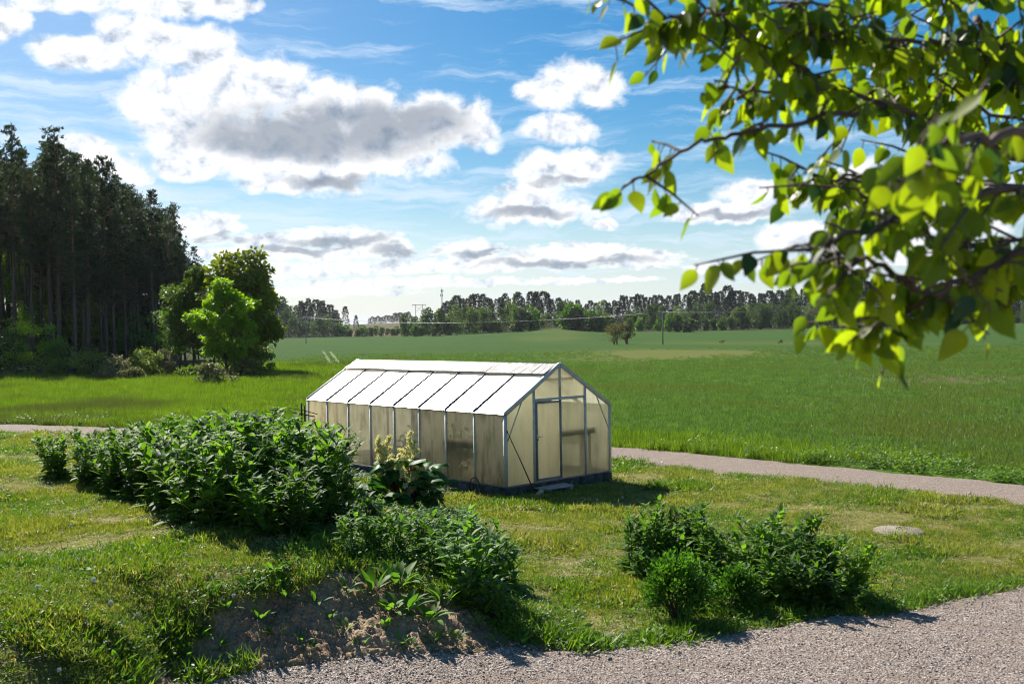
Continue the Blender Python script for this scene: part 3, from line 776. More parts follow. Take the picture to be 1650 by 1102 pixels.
for k in range(3):
    MB().box((.86 + .02 * k, -.17 - .135 * k, .075), (1.86 - .03 * k, -.045 - .135 * k, .112)).build('board', M_WOOD, st_)
for x in (1.0, 1.7): MB().box((x, -.42, -.08), (x + .09, -.05, .074)).build('bearer', M_WOOD, st_)
hp = thing('hose_loop', tuple(ghp(-.12, .95, 0)), 'thin black hose hoop sticking out of the ground by the greenhouse side wall', 'hose', None, GH_YAW)
a = np.linspace(0, np.pi, 14)
MB().tube(np.stack([-.02 * np.ones(14), .22 * np.cos(a), .42 * np.sin(a) - .05], -1), .012, 7).build('hose', M_BLACK, hp, True)
MB().tube([(-.02, .22, -.05), (-.02, .22, .03)], .018, 8).build('clamp', M_ALUD, hp)
# soil floor inside
fl = MB().add([ghp(.1, .1, .06), ghp(GW - .1, .1, .06), ghp(GW - .1, GL - .1, .06), ghp(.1, GL - .1, .06)], [(0, 1, 2, 3)]).build('greenhouse_soil', plain('dry_soil_bed', (.34, .28, .20), .95, 0, 4, .35, .5))
tag(fl, kind='structure')
def inner_plants():
    m = leaf_mat('seedling_leaves', ((.03, .07, .015), (.05, .11, .02), (.09, .16, .03)), (1.2, 1.4, .5), .4)
    pr = []
    for k in range(2):
        b = MB(); n = 240
        q = rng.normal(size=(n, 3)) * np.array([.16, .16, .2]) + np.array([0, 0, .42]); q[:, 2] = np.abs(q[:, 2])
        b.leaves(q, rsph(n) + np.array([0, 0, -.2]), rsph(n), rng.uniform(.1, .2, n), rng.uniform(.06, .1, n))
        s = MB(); 
        for j in range(5): s.tube([(0, 0, 0), (rng.normal() * .1, rng.normal() * .1, .35), (rng.normal() * .18, rng.normal() * .18, .6)], [.01, .008, .004], 5)
        pr.append([('foliage', b.mesh('foliage', m)), ('stem', s.mesh('stem', m))])
    for i, (x, y) in enumerate([(2.3, 1.5), (2.75, 1.9), (2.1, 2.2), (2.9, 3.0), (2.4, 3.4), (2.9, 4.2), (.9, 3.2), (1.0, 4.3), (.9, 5.2)]):
        q = ghp(x, y, .06)
        place(pr[i % 2], 'seedling_plant', q, 'green plant growing inside, a blurred shape behind the greenhouse panes', 'plant', 'plants inside the greenhouse', rng.uniform(0, 6), rng.uniform(.9, 1.5))
inner_plants()

# ------------------------------------------------------------------ lid, pole fence
q = drop(1448, 858)
lid = thing('well_lid', tuple(q + (0, 0, .0)), 'round flat concrete well lid lying on the lawn at right', 'well lid', None, .4)
def disc(r, z0, z1, n=40, bev=.02, jit=0.0):
    a = np.linspace(0, 2 * np.pi, n, endpoint=False); c = np.stack([np.cos(a), np.sin(a)], -1); b = MB()
    rr = r * (1 + jit * rng.normal(size=n))[:, None]
    V = np.vstack([np.c_[c * rr, np.full(n, z0)], np.c_[c * rr, np.full(n, z1 - bev)], np.c_[c * (rr - bev), np.full(n, z1)], [[0, 0, z1]]])
    Q = [(k * n + j, k * n + (j + 1) % n, (k + 1) * n + (j + 1) % n, (k + 1) * n + j) for k in range(2) for j in range(n)]
    return b.add(V, Q, [(2 * n + j, 2 * n + (j + 1) % n, 3 * n) for j in range(n)])
disc(.45, -.05, .045, jit=.004).build('cover', M_CONC, lid)
lb = MB(); a = np.linspace(0, np.pi, 9)
lb.tube(np.stack([.06 * np.cos(a), 0 * a, .07 + .03 * np.sin(a)], -1), .008, 6).build('lifting_loop', plain('rusty_iron', (.12, .06, .035), .8), lid, True)

fp = drops(486, 27.5)
pf = thing('pole_fence', tuple(fp), 'rough fence of thin grey poles behind the far end of the greenhouse', 'fence')
def polefence():
    zt = 3.85 - 27.5 * (650 - horizon(486)) / F - fp[2]
    for dx, dz in ((-.04, 0), (.05, -.06)):
        MB().tube([(dx, 0, -.3), (dx + .01, 0, zt / 2), (dx - .01, .02, zt + dz)], [.03, .027, .022], 7).build('post', M_DARKW, pf, True)
    for a, b, r in (((-.95, .2, zt - .17), (.35, -.12, zt - .36), .02), ((-.98, .22, zt - .50), (.32, -.1, zt - .68), .022), ((-.40, .1, zt - .12), (.42, -.1, zt - .30), .014), ((-1.15, .3, .25), (.3, -.05, .1), .02), ((-1.12, .3, zt - .22), (-.5, .2, zt - .42), .02)):
        a = np.array(a); b = np.array(b); mid = (a + b) / 2 + (0, 0, .02)
        MB().tube([a, mid, b], [r, r * .95, r * .8], 6).build('rail', M_DARKW, pf, True)
polefence()

# ------------------------------------------------------------------ leafy plants near the house
M_COMF = leaf_mat('comfrey_leaves', ((.062, .125, .016), (.108, .20, .026), (.19, .31, .046)), (1.5, 1.7, .5), .5, .58, .22, None, 3.0, .18)
M_COMFL = leaf_mat('light_comfrey_leaves', ((.066, .138, .022), (.112, .21, .032), (.19, .30, .054)), (1.5, 1.8, .6), .42, .55, .15, None, 3.0, .18)
M_STEM = plain('plant_stems', (.045, .085, .025), .7, 0, 8, .3)
M_BLUE = leaf_mat('blue_flowers', ((.05, .055, .19), (.08, .085, .28), (.16, .14, .36)), (1, 1, 1.2), .25, .6, .2, None, 20, .2)
M_RHUB = leaf_mat('rhubarb_leaves', ((.018, .060, .010), (.034, .100, .015), (.065, .17, .024)), (1.6, 2.2, .7), .32, .5, .16, None, 4.0, .1)
M_RHUS = plain('rhubarb_stalks', (.16, .07, .04), .5, 0, 6, .3)
M_CREAM = leaf_mat('cream_flowers', ((.72, .67, .32), (.80, .76, .42), (.84, .81, .52)), (1, 1, .7), .35, .7, .1, None, 14, .1)
M_BOX = leaf_mat('small_bush_leaves', ((.036, .098, .014), (.068, .16, .020), (.125, .24, .034)), (1.5, 1.7, .5), .42, .55, .12, None, 3.0, .1)
M_TWIG = plain('twigs', (.075, .055, .04), .8, 0, 10, .3)

def broad_leaf(b, p, d, up, L, Wd, bend, m=0, wav=0.0):
    """one leaf: 5 stations, folded along its midrib and bending down"""
    d = d / np.linalg.norm(d); s = np.cross(d, up); s /= np.linalg.norm(s) + 1e-9; u = np.cross(s, d)
    t = np.array([0, .22, .5, .78, 1.0]); w = np.array([.12, .78, 1.0, .62, .04]) * Wd / 2
    ang = bend * t
    # bend the midrib towards -up along its length
    dx = np.cumsum(np.r_[0, np.diff(t) * np.cos(ang[1:] * .8)]) * L; dz = -np.cumsum(np.r_[0, np.diff(t) * np.sin(ang[1:] * .8)]) * L
    mid = p + d * dx[:, None] + u * dz[:, None]
    lift = (.28 + (rng.normal(size=5) * wav if wav else 0)) * w
    lf = mid + s * w[:, None] + u * np.reshape(lift, (-1, 1)); rt = mid - s * w[:, None] + u * np.reshape(lift, (-1, 1))
    V = np.stack([lf, mid, rt], 1).reshape(-1, 3)
    Q = []
    for i in range(4): Q += [(3 * i, 3 * i + 1, 3 * i + 4, 3 * i + 3), (3 * i + 1, 3 * i + 2, 3 * i + 5, 3 * i + 4)]
    b.add(V, Q, m=m)

def comfrey(h, nst, spread, lmax, matl, flowers=1.0, low=True):
    lf, st, fl = MB(), MB(), MB()
    for k in range(nst):
        a = rng.uniform(0, 2 * np.pi); r0 = rng.uniform(.02, .14); lean = rng.uniform(.05, 1) * spread
        H = h * rng.uniform(.62, 1.10)
        base = np.array([math.cos(a) * r0, math.sin(a) * r0, 0]); a += rng.normal() * .4
        t = np.linspace(0, 1, 6)
        P = base + np.stack([math.cos(a) * lean * t ** 1.4, math.sin(a) * lean * t ** 1.4, H * t * (1 - .06 * t)], -1)
        st.tube(P, np.linspace(.009, .004, 6), 4, cap=False)
        nl = int(12 * H / .9 + 3); az = rng.uniform(0, 6.3)
        for i in range(nl):
            u = .10 + .88 * (i + rng.uniform(0, .8)) / nl
            p = np.array([np.interp(u, t, P[:, j]) for j in range(3)])
            az += 2.4 + rng.normal() * .3
            sz = lmax * (1.0 - .50 * u) * rng.uniform(.75, 1.15)
            el = .95 - .5 * (1 - u) + rng.normal() * .25
            d = np.array([math.cos(az) * math.cos(el), math.sin(az) * math.cos(el), math.sin(el)])
            broad_leaf(lf, p, d, np.array([0, 0, 1.0]), sz, sz * .38, rng.uniform(.25, 1.1))
        # a few side shoots near the top with nodding flower clusters
        for q in range(rng.integers(1, 4)):
            u = rng.uniform(.80, 1.0); p = np.array([np.interp(u, t, P[:, j]) for j in range(3)])
            az2 = rng.uniform(0, 6.3); d = np.array([math.cos(az2) * .6, math.sin(az2) * .6, .7]) * rng.uniform(.05, .13)
            e = p + d; st.tube([p, p + d * .6 + (0, 0, .01), e], [.004, .003, .002], 4, cap=False)
            n = int(rng.integers(4, 9) * flowers)
            if n:
                c = e + rng.normal(size=(n, 3)) * np.array([.022, .022, .018])
                fl.leaves(c, np.array([0, 0, -1.0]) + rng.normal(size=(n, 3)) * .45, rsph(n), rng.uniform(.016, .026, n), rng.uniform(.010, .016, n), fold=.2)
            for _ in range(4):
                az3 = rng.uniform(0, 6.3); dd = np.array([math.cos(az3), math.sin(az3), rng.uniform(0, .9)])
                broad_leaf(lf, e - d * .3, dd, np.array([0, 0, 1.0]), lmax * rng.uniform(.24, .42), lmax * .13, .6)
    if low:
        for i in range(int(9 * lmax / .3)):
            az = rng.uniform(0, 6.3); el = rng.uniform(.2, 1.0)
            broad_leaf(lf, np.array([math.cos(az) * .06, math.sin(az) * .06, .02]), np.array([math.cos(az) * math.cos(el), math.sin(az) * math.cos(el), math.sin(el)]), np.array([0, 0, 1.0]), lmax * rng.uniform(.9, 1.5), lmax * .4, rng.uniform(.8, 1.7))
    parts = [('leaves', lf.mesh('leaves', matl)), ('stem', st.mesh('stem', M_STEM))]
    if fl.n: parts.append(('blossoms', fl.mesh('blossoms', M_BLUE)))
    return parts
CF = [comfrey(1.12, 10, rng.uniform(.38, .55), rng.uniform(.34, .42), M_COMF) for _ in range(6)]
CS = [comfrey(.74, 9, .32, .33, M_COMFL, 1.3) for _ in range(3)]

def beds():
    # tall bed on the mound: rows across the bed's length
    front = np.array([(75, 768), (140, 785), (205, 808), (265, 830), (335, 856), (400, 870), (450, 872), (505, 858), (550, 842), (590, 830)])
    W2 = []
    for a, b in front: W2.append(drop(a, b))
    W2 = np.array(W2); s = np.r_[0, np.cumsum(np.linalg.norm(np.diff(W2[:, :2], axis=0), axis=1))]
    n = 0; done = []
    back = unit(np.array([.62, .78]))
    for row in range(11):
        for u in np.arange(.1 + .25 * (row % 2), s[-1], .58):
            p = np.array([np.interp(u, s, W2[:, j]) for j in (0, 1)]) + back * row * .50 + rng.normal(size=2) * .12 + back * .15
            k = u / s[-1]
            depth = np.interp(k, [0, .25, .5, .75, 1], [1.6, 3.6, 5.2, 4.6, 2.6])
            if row * .50 > depth: continue
            if topix(p[0], p[1], gz(p[0], p[1]))[0] > 562 - 9 * row ** .5: continue
            lx, ly = gh_local(p[0], p[1])
            if lx > -.9 and -.5 < ly < GL + .5: continue
            if any((p[0] - q[0]) ** 2 + (p[1] - q[1]) ** 2 < .14 for q in done): continue
            done.append(p)
            hgt = np.interp(k, [0, .15, .4, .7, .9, 1], [.78, .95, 1.22, 1.16, 1.06, .9]) * rng.uniform(.9, 1.12) * np.interp(row, [0, 1, 3, 11], [.80 if k > .6 else .88, .98, 1.10, 1.26])
            z = gz(p[0], p[1])
            c = CF[rng.integers(len(CF))]
            place(c, 'comfrey_plant', (p[0], p[1], z - .02), 'tall dark comfrey plant with blue flowers in the big bed left of the greenhouse', 'comfrey', 'comfrey plants in the big bed', rng.uniform(0, 6.3), hgt, tuple(rng.normal(size=2) * .05)); n += 1
    # paler low plants that trail from the bed towards the gravel
    for (a, b, h) in [(585, 862, .95), (620, 870, .9), (655, 866, .85), (690, 872, .85), (725, 870, .8), (600, 890, .9), (640, 900, .95), (680, 905, 1.0), (720, 905, 1.0), (760, 898, .9), (560, 885, .75), (705, 925, 1.0), (745, 930, 1.1), (785, 925, 1.1), (640, 842, .6), (680, 845, .6), (720, 848, .55), (610, 845, .7), (760, 862, .6), (560, 905, .5),
                      (755, 958, 1.12), (790, 962, 1.2), (820, 948, 1.05), (775, 985, .8), (800, 1000, .6)]:
        p = drop(a, b); place(CS[rng.integers(3)], 'comfrey_plant', tuple(p - (0, 0, .02)), 'lower paler comfrey plant with blue flowers between the rhubarb and the soil bank', 'comfrey', 'low comfrey plants above the soil bank', rng.uniform(0, 6.3), h * rng.uniform(.74, .95) * (1.22 if a > 735 else 1), tuple(rng.normal(size=2) * .06))
    for (a, b, h) in [(1022, 922, .85), (1055, 915, .95), (1090, 915, 1.0), (1120, 920, .9), (1035, 935, .7), (1075, 928, .8), (1140, 925, .75),
                      (1150, 938, .85), (1160, 958, .7), (1142, 952, .7), (1270, 965, .8), (1310, 968, .8), (1165, 950, .8), (1195, 945, .95), (1225, 952, 1.05), (1245, 940, 1.05), (1285, 948, .95), (1320, 955, .9), (1350, 962, .85), (1375, 972, .8), (1215, 975, .7), (1255, 982, .75), (1300, 985, .75), (1340, 985, .7), (1180, 965, .7), (1385, 985, .5)]:
        p = drop(a, b); place(CF[rng.integers(5)] if h > .72 else CS[rng.integers(3)], 'comfrey_plant', tuple(p - (0, 0, .02)), 'comfrey plant with narrow green leaves in the clump beside the gravel yard at right', 'comfrey', 'comfrey plants in the clump by the yard', rng.uniform(0, 6.3), h * rng.uniform(.9, 1.05), tuple(rng.normal(size=2) * .05))
beds()

def big_leaf(b, p, d, L, Wd, m=0):
    """rhubarb blade: a wavy heart shaped fan"""
    d = d / np.linalg.norm(d); up = np.array([0, 0, 1.0]); s = np.cross(d, up); s /= np.linalg.norm(s) + 1e-9; u = np.cross(s, d)
    nu, nv = 7, 9; t = np.linspace(0, 1, nu); v = np.linspace(-1, 1, nv)
    prof = np.array([.55, .92, 1.0, .92, .72, .42, .05]) * Wd / 2
    back = np.array([-.18, -.05, 0, 0, 0, 0, 0])
    ph = rng.uniform(0, 6.3); bend = rng.uniform(.5, 1.3)
    V = []
    for i in range(nu):
        for j in range(nv):
            x = t[i] * L + back[i] * abs(v[j]) * L * 1.0
            z = -bend * .35 * L * t[i] ** 2 + .10 * Wd * abs(v[j]) - .22 * Wd * v[j] ** 2 + .045 * L * math.sin(ph + 5 * t[i] + 4 * v[j]) * (.3 + abs(v[j]))
            V.append(p + d * x + s * v[j] * prof[i] + u * z)
    Q = [(i * nv + j, i * nv + j + 1, (i + 1) * nv + j + 1, (i + 1) * nv + j) for i in range(nu - 1) for j in range(nv - 1)]
    b.add(V, Q, m=m)
def rhubarb():
    p = drop(648, 818)
    o = thing('rhubarb_plant', tuple(p), 'large rhubarb with dark wavy leaves and cream flower plumes before the greenhouse', 'rhubarb')
    lf = MB(); sk = MB()
    for i in range(105):
        a = rng.uniform(0, 6.3); el = rng.uniform(.05, 1.35); r = rng.uniform(.45, .86) * (1.06 if el < .8 else 1.05)
        tip = np.array([math.cos(a) * math.cos(el) * r * 1.05, math.sin(a) * math.cos(el) * r, (.16 + math.sin(el) * r * 1.15)])
        root = np.array([math.cos(a) * .1, math.sin(a) * .1, 0])
        sk.tube([root, root * .3 + tip * .55 + (0, 0, .05), tip], [.016, .013, .009], 5, cap=False)
        d = np.array([math.cos(a), math.sin(a), rng.uniform(-.75, .9)])
        big_leaf(lf, tip, d, rng.uniform(.28, .46), rng.uniform(.28, .46))
    lf.build('leaves', M_RHUB, o, True); sk.build('stalk', M_RHUS, o, True)
    # plumes in photo space: base of the plume and its top
    for (x0, y0, x1, y1, wd) in [(612, 748, 611, 706, .11), (622, 744, 626, 705, .13), (648, 770, 660, 698, .20), (662, 772, 652, 728, .22), (655, 785, 645, 735, .2), (668, 785, 668, 712, .18), (640, 775, 634, 742, .15), (672, 790, 678, 752, .14), (616, 768, 614, 752, .1), (655, 800, 664, 776, .12)]:
        Y = p[1] + rng.uniform(-.35, .1)
        A = at(x0, y0, Y) - p; B = at(x1, y1, Y) - p
        st = MB(); root = np.array([rng.normal() * .06, rng.normal() * .06, 0])
        st.tube([root, root * .5 + A * .5 + (0, 0, .1), A, B], [.014, .012, .009, .004], 6)
        so_ = st.build('flower_stalk', M_RHUS, o, True)
        fb = MB(); n = 1700
        t = rng.uniform(0, 1, n) ** .8; c = A + (B - A) * t[:, None]
        # sprays: grouped round side branches
        nb = 15; tb = np.linspace(.02, 1, nb); ab = rng.uniform(0, 6.3, nb); wb = 1.5 * wd * (1.0 - .72 * tb) * rng.uniform(.6, 1.1, nb)
        k = rng.integers(0, nb, n); r = rng.uniform(.1, 1, n) ** .6
        c = A + (B - A) * tb[k][:, None] + np.stack([np.cos(ab[k]) * wb[k] * r, np.sin(ab[k]) * wb[k] * r, wb[k] * r * .25], -1) + rng.normal(size=(n, 3)) * .020
        fb.leaves(c, rsph(n) + np.array([0, 0, .3]), rsph(n), rng.uniform(.026, .046, n), rng.uniform(.020, .034, n))
        fb.build('blossoms', M_CREAM, so_)
rhubarb()
def pale_weed(px, py, sc, label):
    p = drop(px, py); o = thing('flowering_weed', tuple(p), label, 'weed')
    st = MB(); fb = MB()
    for i in range(12):
        a = rng.uniform(0, 6.3); e = np.array([math.cos(a) * rng.uniform(.05, .34), math.sin(a) * rng.uniform(.05, .28), rng.uniform(.32, .52)]) * sc
        st.tube([(0, 0, 0), e * (.4, .4, .6), e], [.006, .005, .003], 4, cap=False)
        n = 80; c = e + rng.normal(size=(n, 3)) * np.array([.055, .055, .03]) * sc
        fb.leaves(c, rsph(n), rsph(n), rng.uniform(.012, .024, n), .013)
    st.build('stem', M_STEM, o); fb.build('blossoms', M_CREAM, o)
pale_weed(705, 826, 1.0, 'pale cream flowering weed at the right foot of the rhubarb')

def bush(px, py, w, h, label, n=2600, ls=.035, mat=None):
    p = drop(px, py); o = thing('small_bush', tuple(p - (0, 0, .03)), label, 'bush')
    tw = MB(); lf = MB(); tips = []
    for i in range(46):
        a = rng.uniform(0, 6.3); el = rng.uniform(.25, 1.5); r = rng.uniform(.72, 1.0)
        e = np.array([math.cos(a) * math.cos(el) * w * r, math.sin(a) * math.cos(el) * w * r, .12 + math.sin(el) * (h - .12) * r])
        m = e * (.45, .45, .55) + rng.normal(size=3) * .03
        tw.tube([(rng.normal() * .04, rng.normal() * .04, 0), m, e], [.010, .007, .003], 4, cap=False); tips.append((m, e))
    k = rng.integers(0, len(tips), n); t = rng.uniform(.15, 1.06, n) ** .6
    M_ = np.array([q[0] for q in tips]); E_ = np.array([q[1] for q in tips])
    c = M_[k] + (E_[k] - M_[k]) * t[:, None] + rng.normal(size=(n, 3)) * .055
    lf.leaves(c, unit(c - np.array([0, 0, h * .3])) + rsph(n) * .8, rsph(n) + np.array([0, 0, 1.0]), rng.uniform(.7, 1.4, n) * ls, rng.uniform(.5, .8, n) * ls)
    lf.build('leaves', mat or M_BOX, o); tw.build('twigs', M_TWIG, o)
bush(1092, 1000, .52, .92, 'rounded small-leaved bush in front of the comfrey by the gravel yard', 5200, .052)
bush(1185, 985, .38, .62, 'low small-leaved bush touching the right of the rounded bush', 2400, .05)

def rosette(px, py, sc, label, n=11, grp=None):
    p = drop(px, py); o = thing('leafy_weed', tuple(p), label, 'weed', grp)
    b = MB(); s = MB()
    for i in range(n):
        a = rng.uniform(0, 6.3); el = rng.uniform(.5, 1.35); d = np.array([math.cos(a) * math.cos(el), math.sin(a) * math.cos(el), math.sin(el)])
        q = np.array([math.cos(a) * .03, math.sin(a) * .03, 0]); e = q + d * .12 * sc
        s.tube([q, e], [.007, .004], 4, cap=False); broad_leaf(b, e, d, np.array([0, 0, 1.0]), .34 * sc * rng.uniform(.7, 1.15), .13 * sc, rng.uniform(.3, 1.2))
    b.build('leaves', M_COMFL, o); s.build('stem', M_STEM, o)
for a, b, s_, l in [(602, 958, 1.0, 'broad-leaved weed leaning left on top of the soil bank'), (640, 950, 1.15, 'upright broad-leaved weed behind the others on the soil bank'), (652, 990, 1.1, 'large pale-leaved weed in the middle of the soil bank'),
                    (688, 1005, .95, 'broad-leaved weed drooping low over the soil bank'), (716, 975, .85, 'grey-green weed at the right side of the soil bank'), (748, 972, .85, 'upright weed between the comfrey and the soil bank'), (628, 990, .75, 'short weed beside the large one on the soil bank')]:
    rosette(a, b, s_ * .8, l)
for a, b, s_ in [(462, 968, .4), (645, 1040, .35), (660, 1045, .35), (400, 958, .5), (488, 1035, .3), (365, 985, .4), (530, 1000, .3), (735, 1030, .35), (190, 1075, .5), (440, 925, .5), (420, 1000, .4), (445, 1025, .35), (510, 975, .45), (560, 1015, .35), (585, 1040, .3), (700, 1035, .4), (770, 1010, .4), (800, 1035, .35), (320, 1030, .45), (350, 1050, .35), (300, 1065, .4), (560, 950, .5), (500, 1050, .3), (620, 1015, .4), (840, 1040, .4)]:
    rosette(a, b, s_, 'small green seedling weed sprouting on the bare soil bank', 7, 'small weeds on the soil bank')

# ------------------------------------------------------------------ trees
M_NEED = leaf_mat('pine_needles', ((.024, .036, .018), (.044, .060, .028), (.080, .095, .044)), (1.0, 1.3, .5), .28, .6, .25, None, .35, .22)
M_NEEDF = leaf_mat('far_conifer_needles', ((.022, .036, .018), (.036, .056, .026), (.060, .082, .036)), (1.0, 1.2, .6), .2, .7, .2, None, .08, .35)
M_BARK = plain('grey_bark', (.085, .062, .048), .9, 0, 3, .4, .5, (1, 1, .25))
M_PBARK = plain('orange_pine_bark', (.20, .105, .060), .9, 0, 3, .35, .4, (1, 1, .3))
M_MAPLE = leaf_mat('bright_maple_leaves', ((.13, .215, .014), (.20, .30, .020), (.30, .39, .036)), (1.5, 1.7, .4), .5, .5, .3, None, .5, .12)
M_OAK = leaf_mat('olive_tree_leaves', ((.095, .13, .014), (.15, .185, .018), (.23, .24, .032)), (1.5, 1.6, .4), .36, .5, .3, None, .4, .12)
M_GREEN = leaf_mat('green_tree_leaves', ((.050, .105, .014), (.085, .165, .020), (.14, .23, .036)), (1.5, 1.7, .4), .38, .5, .3, None, .4, .25)
M_FARL = leaf_mat('far_broadleaf', ((.055, .095, .022), (.090, .14, .034), (.14, .19, .048)), (1.3, 1.4, .6), .35, .6, .2, None, .1, .35)
M_BUSHY = leaf_mat('bush_leaves_yellow', ((.075, .12, .016), (.13, .185, .026), (.22, .27, .055)), (1.4, 1.5, .5), .38, .5, .3, None, .6, .3)
M_PALE = leaf_mat('pale_bush_leaves', ((.13, .14, .06), (.22, .22, .11), (.34, .33, .19)), (1.2, 1.2, .7), .35, .6, .2, None, .8, .2)
M_SPARSE = leaf_mat('young_brownish_leaves', ((.075, .075, .02), (.12, .115, .032), (.18, .165, .05)), (1.3, 1.3, .6), .35, .6, .2, None, .3, .2)

def pine(H, crown0, lmax, lean=0.0):
    tr, st, lf = MB(), MB(), MB()
    t = np.linspace(0, 1, 9); a = rng.uniform(0, 6.3)
    P = np.stack([lean * H * t + .10 * np.sin(t * 5 + a), .08 * np.cos(t * 4 + a), H * t], -1); P[0, :2] = 0
    r = .19 * (1 - t) ** .8 + .03
    k = 5
    tr.tube(P[:k + 1], r[:k + 1] * 1.0, 7, m=0); tr.tube(P[k:], r[k:], 7, m=1)
    c0 = crown0 * H; n = int((H - c0) / .50)
    pos, dr = [], []
    for i in range(n + 6):
        if i < n: z = c0 + (H - c0) * (i + rng.uniform(0, .8)) / n; dead = False
        else: z = rng.uniform(.25 * H, c0); dead = True
        u = (z - c0) / (H - c0)
        q = np.array([np.interp(z / H, t, P[:, j]) for j in range(3)])
        for _ in range(1 if dead else rng.integers(2, 5)):
            az = rng.uniform(0, 6.3)
            L = lmax * (np.interp(u, [0, .15, .4, .75, 1], [.50, .90, .85, .46, .10])) * rng.uniform(.55, 1.15) if not dead else rng.uniform(.5, 1.6)
            rise = np.interp(u, [0, .5, 1], [-.15, .15, .95]) + rng.normal() * .18
            d = unit(np.array([math.cos(az), math.sin(az), rise]))
            e = q + d * L + np.array([0, 0, .12 * L]); m = q + d * L * .5 - np.array([0, 0, .05 * L])
            st.tube([q, m, e], [.035, .024, .010], 4, cap=False)
            if dead: continue
            nc = int(max(3, 6 * L / lmax * 2))
            for j in range(nc):
                v = rng.uniform(.35, 1.05); p = q + (m - q) * min(1, v * 2) + (e - m) * max(0, v * 2 - 1)
                p = p + rng.normal(size=3) * np.array([.28, .28, .14]) * (.5 + v)
                ns = 14
                dd = rsph(ns) * np.array([1, 1, .7]) + d * .5 + np.array([0, 0, .55])
                pos.append(np.repeat(p[None], ns, 0) + rng.normal(size=(ns, 3)) * .09); dr.append(dd)
    pos = np.vstack(pos); dr = np.vstack(dr); N = len(pos)
    lf.leaves(pos, dr, rsph(N), rng.uniform(.22, .46, N), rng.uniform(.07, .14, N))
    tm = tr.mesh('trunk', [M_BARK, M_PBARK], True)
    return [('trunk', tm), ('branches', st.mesh('branches', M_PBARK)), ('crown', lf.mesh('crown', M_NEED))]

def broad(H, rx, crown0, nleaf, ls, mat, lumps=26, trunk_r=.16, top=1.0, stems=1, airy=0.0, bark=None, lr=1.0):
    """broadleaf tree: trunk, limbs out to lumps of leaves set round the crown"""
    tr, lb, lf = MB(), MB(), MB()
    cz = (crown0 + 1) / 2 * H; rz_ = (1 - crown0) / 2 * H
    C = []
    for i in range(lumps):
        v = rsph(1)[0]; r = rng.uniform(.45, .92)
        taper = 1 - .28 * max(0, v[2]) * top
        C.append((v[0] * rx * r * taper, v[1] * rx * r * taper, cz + v[2] * rz_ * r))
    C = np.array(C)
    for s in range(stems):
        o = np.array([0, 0, 0.0]) if stems == 1 else np.array([rng.normal() * .5, rng.normal() * .4, 0])
        t = np.linspace(0, 1, 6); P = np.stack([o[0] + .25 * np.sin(t * 3 + s), o[1] + .2 * np.sin(t * 2.2 + s * 2), t * (cz + rz_ * .5)], -1); P[0] = o
        tr.tube(P, trunk_r * (1 - .8 * t), 7)
        for c in C[s::stems]:
            z = max(H * crown0 * .55, c[2] - rng.uniform(.25, .6) * rz_); q = np.array([np.interp(z, P[:, 2], P[:, j]) for j in range(3)])
            m = (q + c) / 2 + rng.normal(size=3) * .05 * rx
            lb.tube([q, m, c], [trunk_r * .35, trunk_r * .22, trunk_r * .06], 5, cap=False)
    per = rng.dirichlet(np.ones(lumps) * 3) * nleaf
    for c, k in zip(C, per):
        k = int(k) + 5; R0 = lr * rng.uniform(.24, .42) * (rx + rz_) / 2
        v = rsph(k); r = rng.uniform(0, 1, k) ** (1 / (2.2 if not airy else 3))
        p = c + v * (R0 * r)[:, None] * np.array([1.1, 1.1, .72])
        d = v * np.array([1, 1, .4]) + rsph(k) * .8 + np.array([0, 0, -.25])
        lf.leaves(p, d, np.array([0, 0, .8]) + rsph(k), rng.uniform(.65, 1.35, k) * ls, rng.uniform(.5, .85, k) * ls)
    return [('trunk', tr.mesh('trunk', bark or M_BARK, True)), ('limbs', lb.mesh('limbs', bark or M_BARK)), ('crown', lf.mesh('crown', mat))]

def far_conifer(H, w, n=750, spruce=True, c0=.1):
    b = MB(); b.tube([(0, 0, 0), (0, 0, H * .6), (0, 0, H)], [.12, .07, .02], 5, m=1)
    u = rng.uniform(0, 1, n) ** (.75 if spruce else .9); z = H * (c0 + (1 - c0) * u)
    prof = (1 - u) ** .85 if spruce else np.interp(u, [0, .3, .7, 1], [.6, 1, .75, .1])
    prof = prof * (.75 + .5 * (vnoise(u * 9, np.zeros(n), rng.integers(99))))
    a = rng.uniform(0, 6.3, n); r = w * prof * rng.uniform(.25, 1, n) ** .6 + .1
    p = np.stack([np.cos(a) * r, np.sin(a) * r, z], -1)
    d = np.stack([np.cos(a), np.sin(a), -.25 + .5 * u * (1 if spruce else 2.0)], -1) + rng.normal(size=(n, 3)) * .35
    b.leaves(p, d, np.array([0, 0, 1.0]) + rng.normal(size=(n, 3)) * .5, rng.uniform(.8, 1.7, n), rng.uniform(.45, .85, n), m=0)
    return [('', b.mesh('far_conifer', [M_NEEDF, M_BARK]))]
def far_broad(H, w, n=900, c0=.06, mat=None):
    b = MB(); b.tube([(0, 0, 0), (0, 0, H * .5), (.1, 0, H * .85)], [.10, .07, .03], 5, m=1)
    L = 11; v = rsph(L); C = np.stack([v[:, 0] * w * .62, v[:, 1] * w * .62, H * ((1 + c0) / 2) + v[:, 2] * H * (1 - c0) * .36], -1)
    k = rng.integers(0, L, n); vv = rsph(n)
    p = C[k] + vv * (rng.uniform(.2, 1, n) ** .5)[:, None] * np.array([w * .48, w * .48, H * (1 - c0) * .2])
    b.leaves(p, vv + rsph(n) * .7, np.array([0, 0, .7]) + rsph(n), rng.uniform(.7, 1.5, n), rng.uniform(.55, 1.0, n), m=0)
    return [('', b.mesh('far_broadleaf', [mat or M_FARL, M_BARK]))]

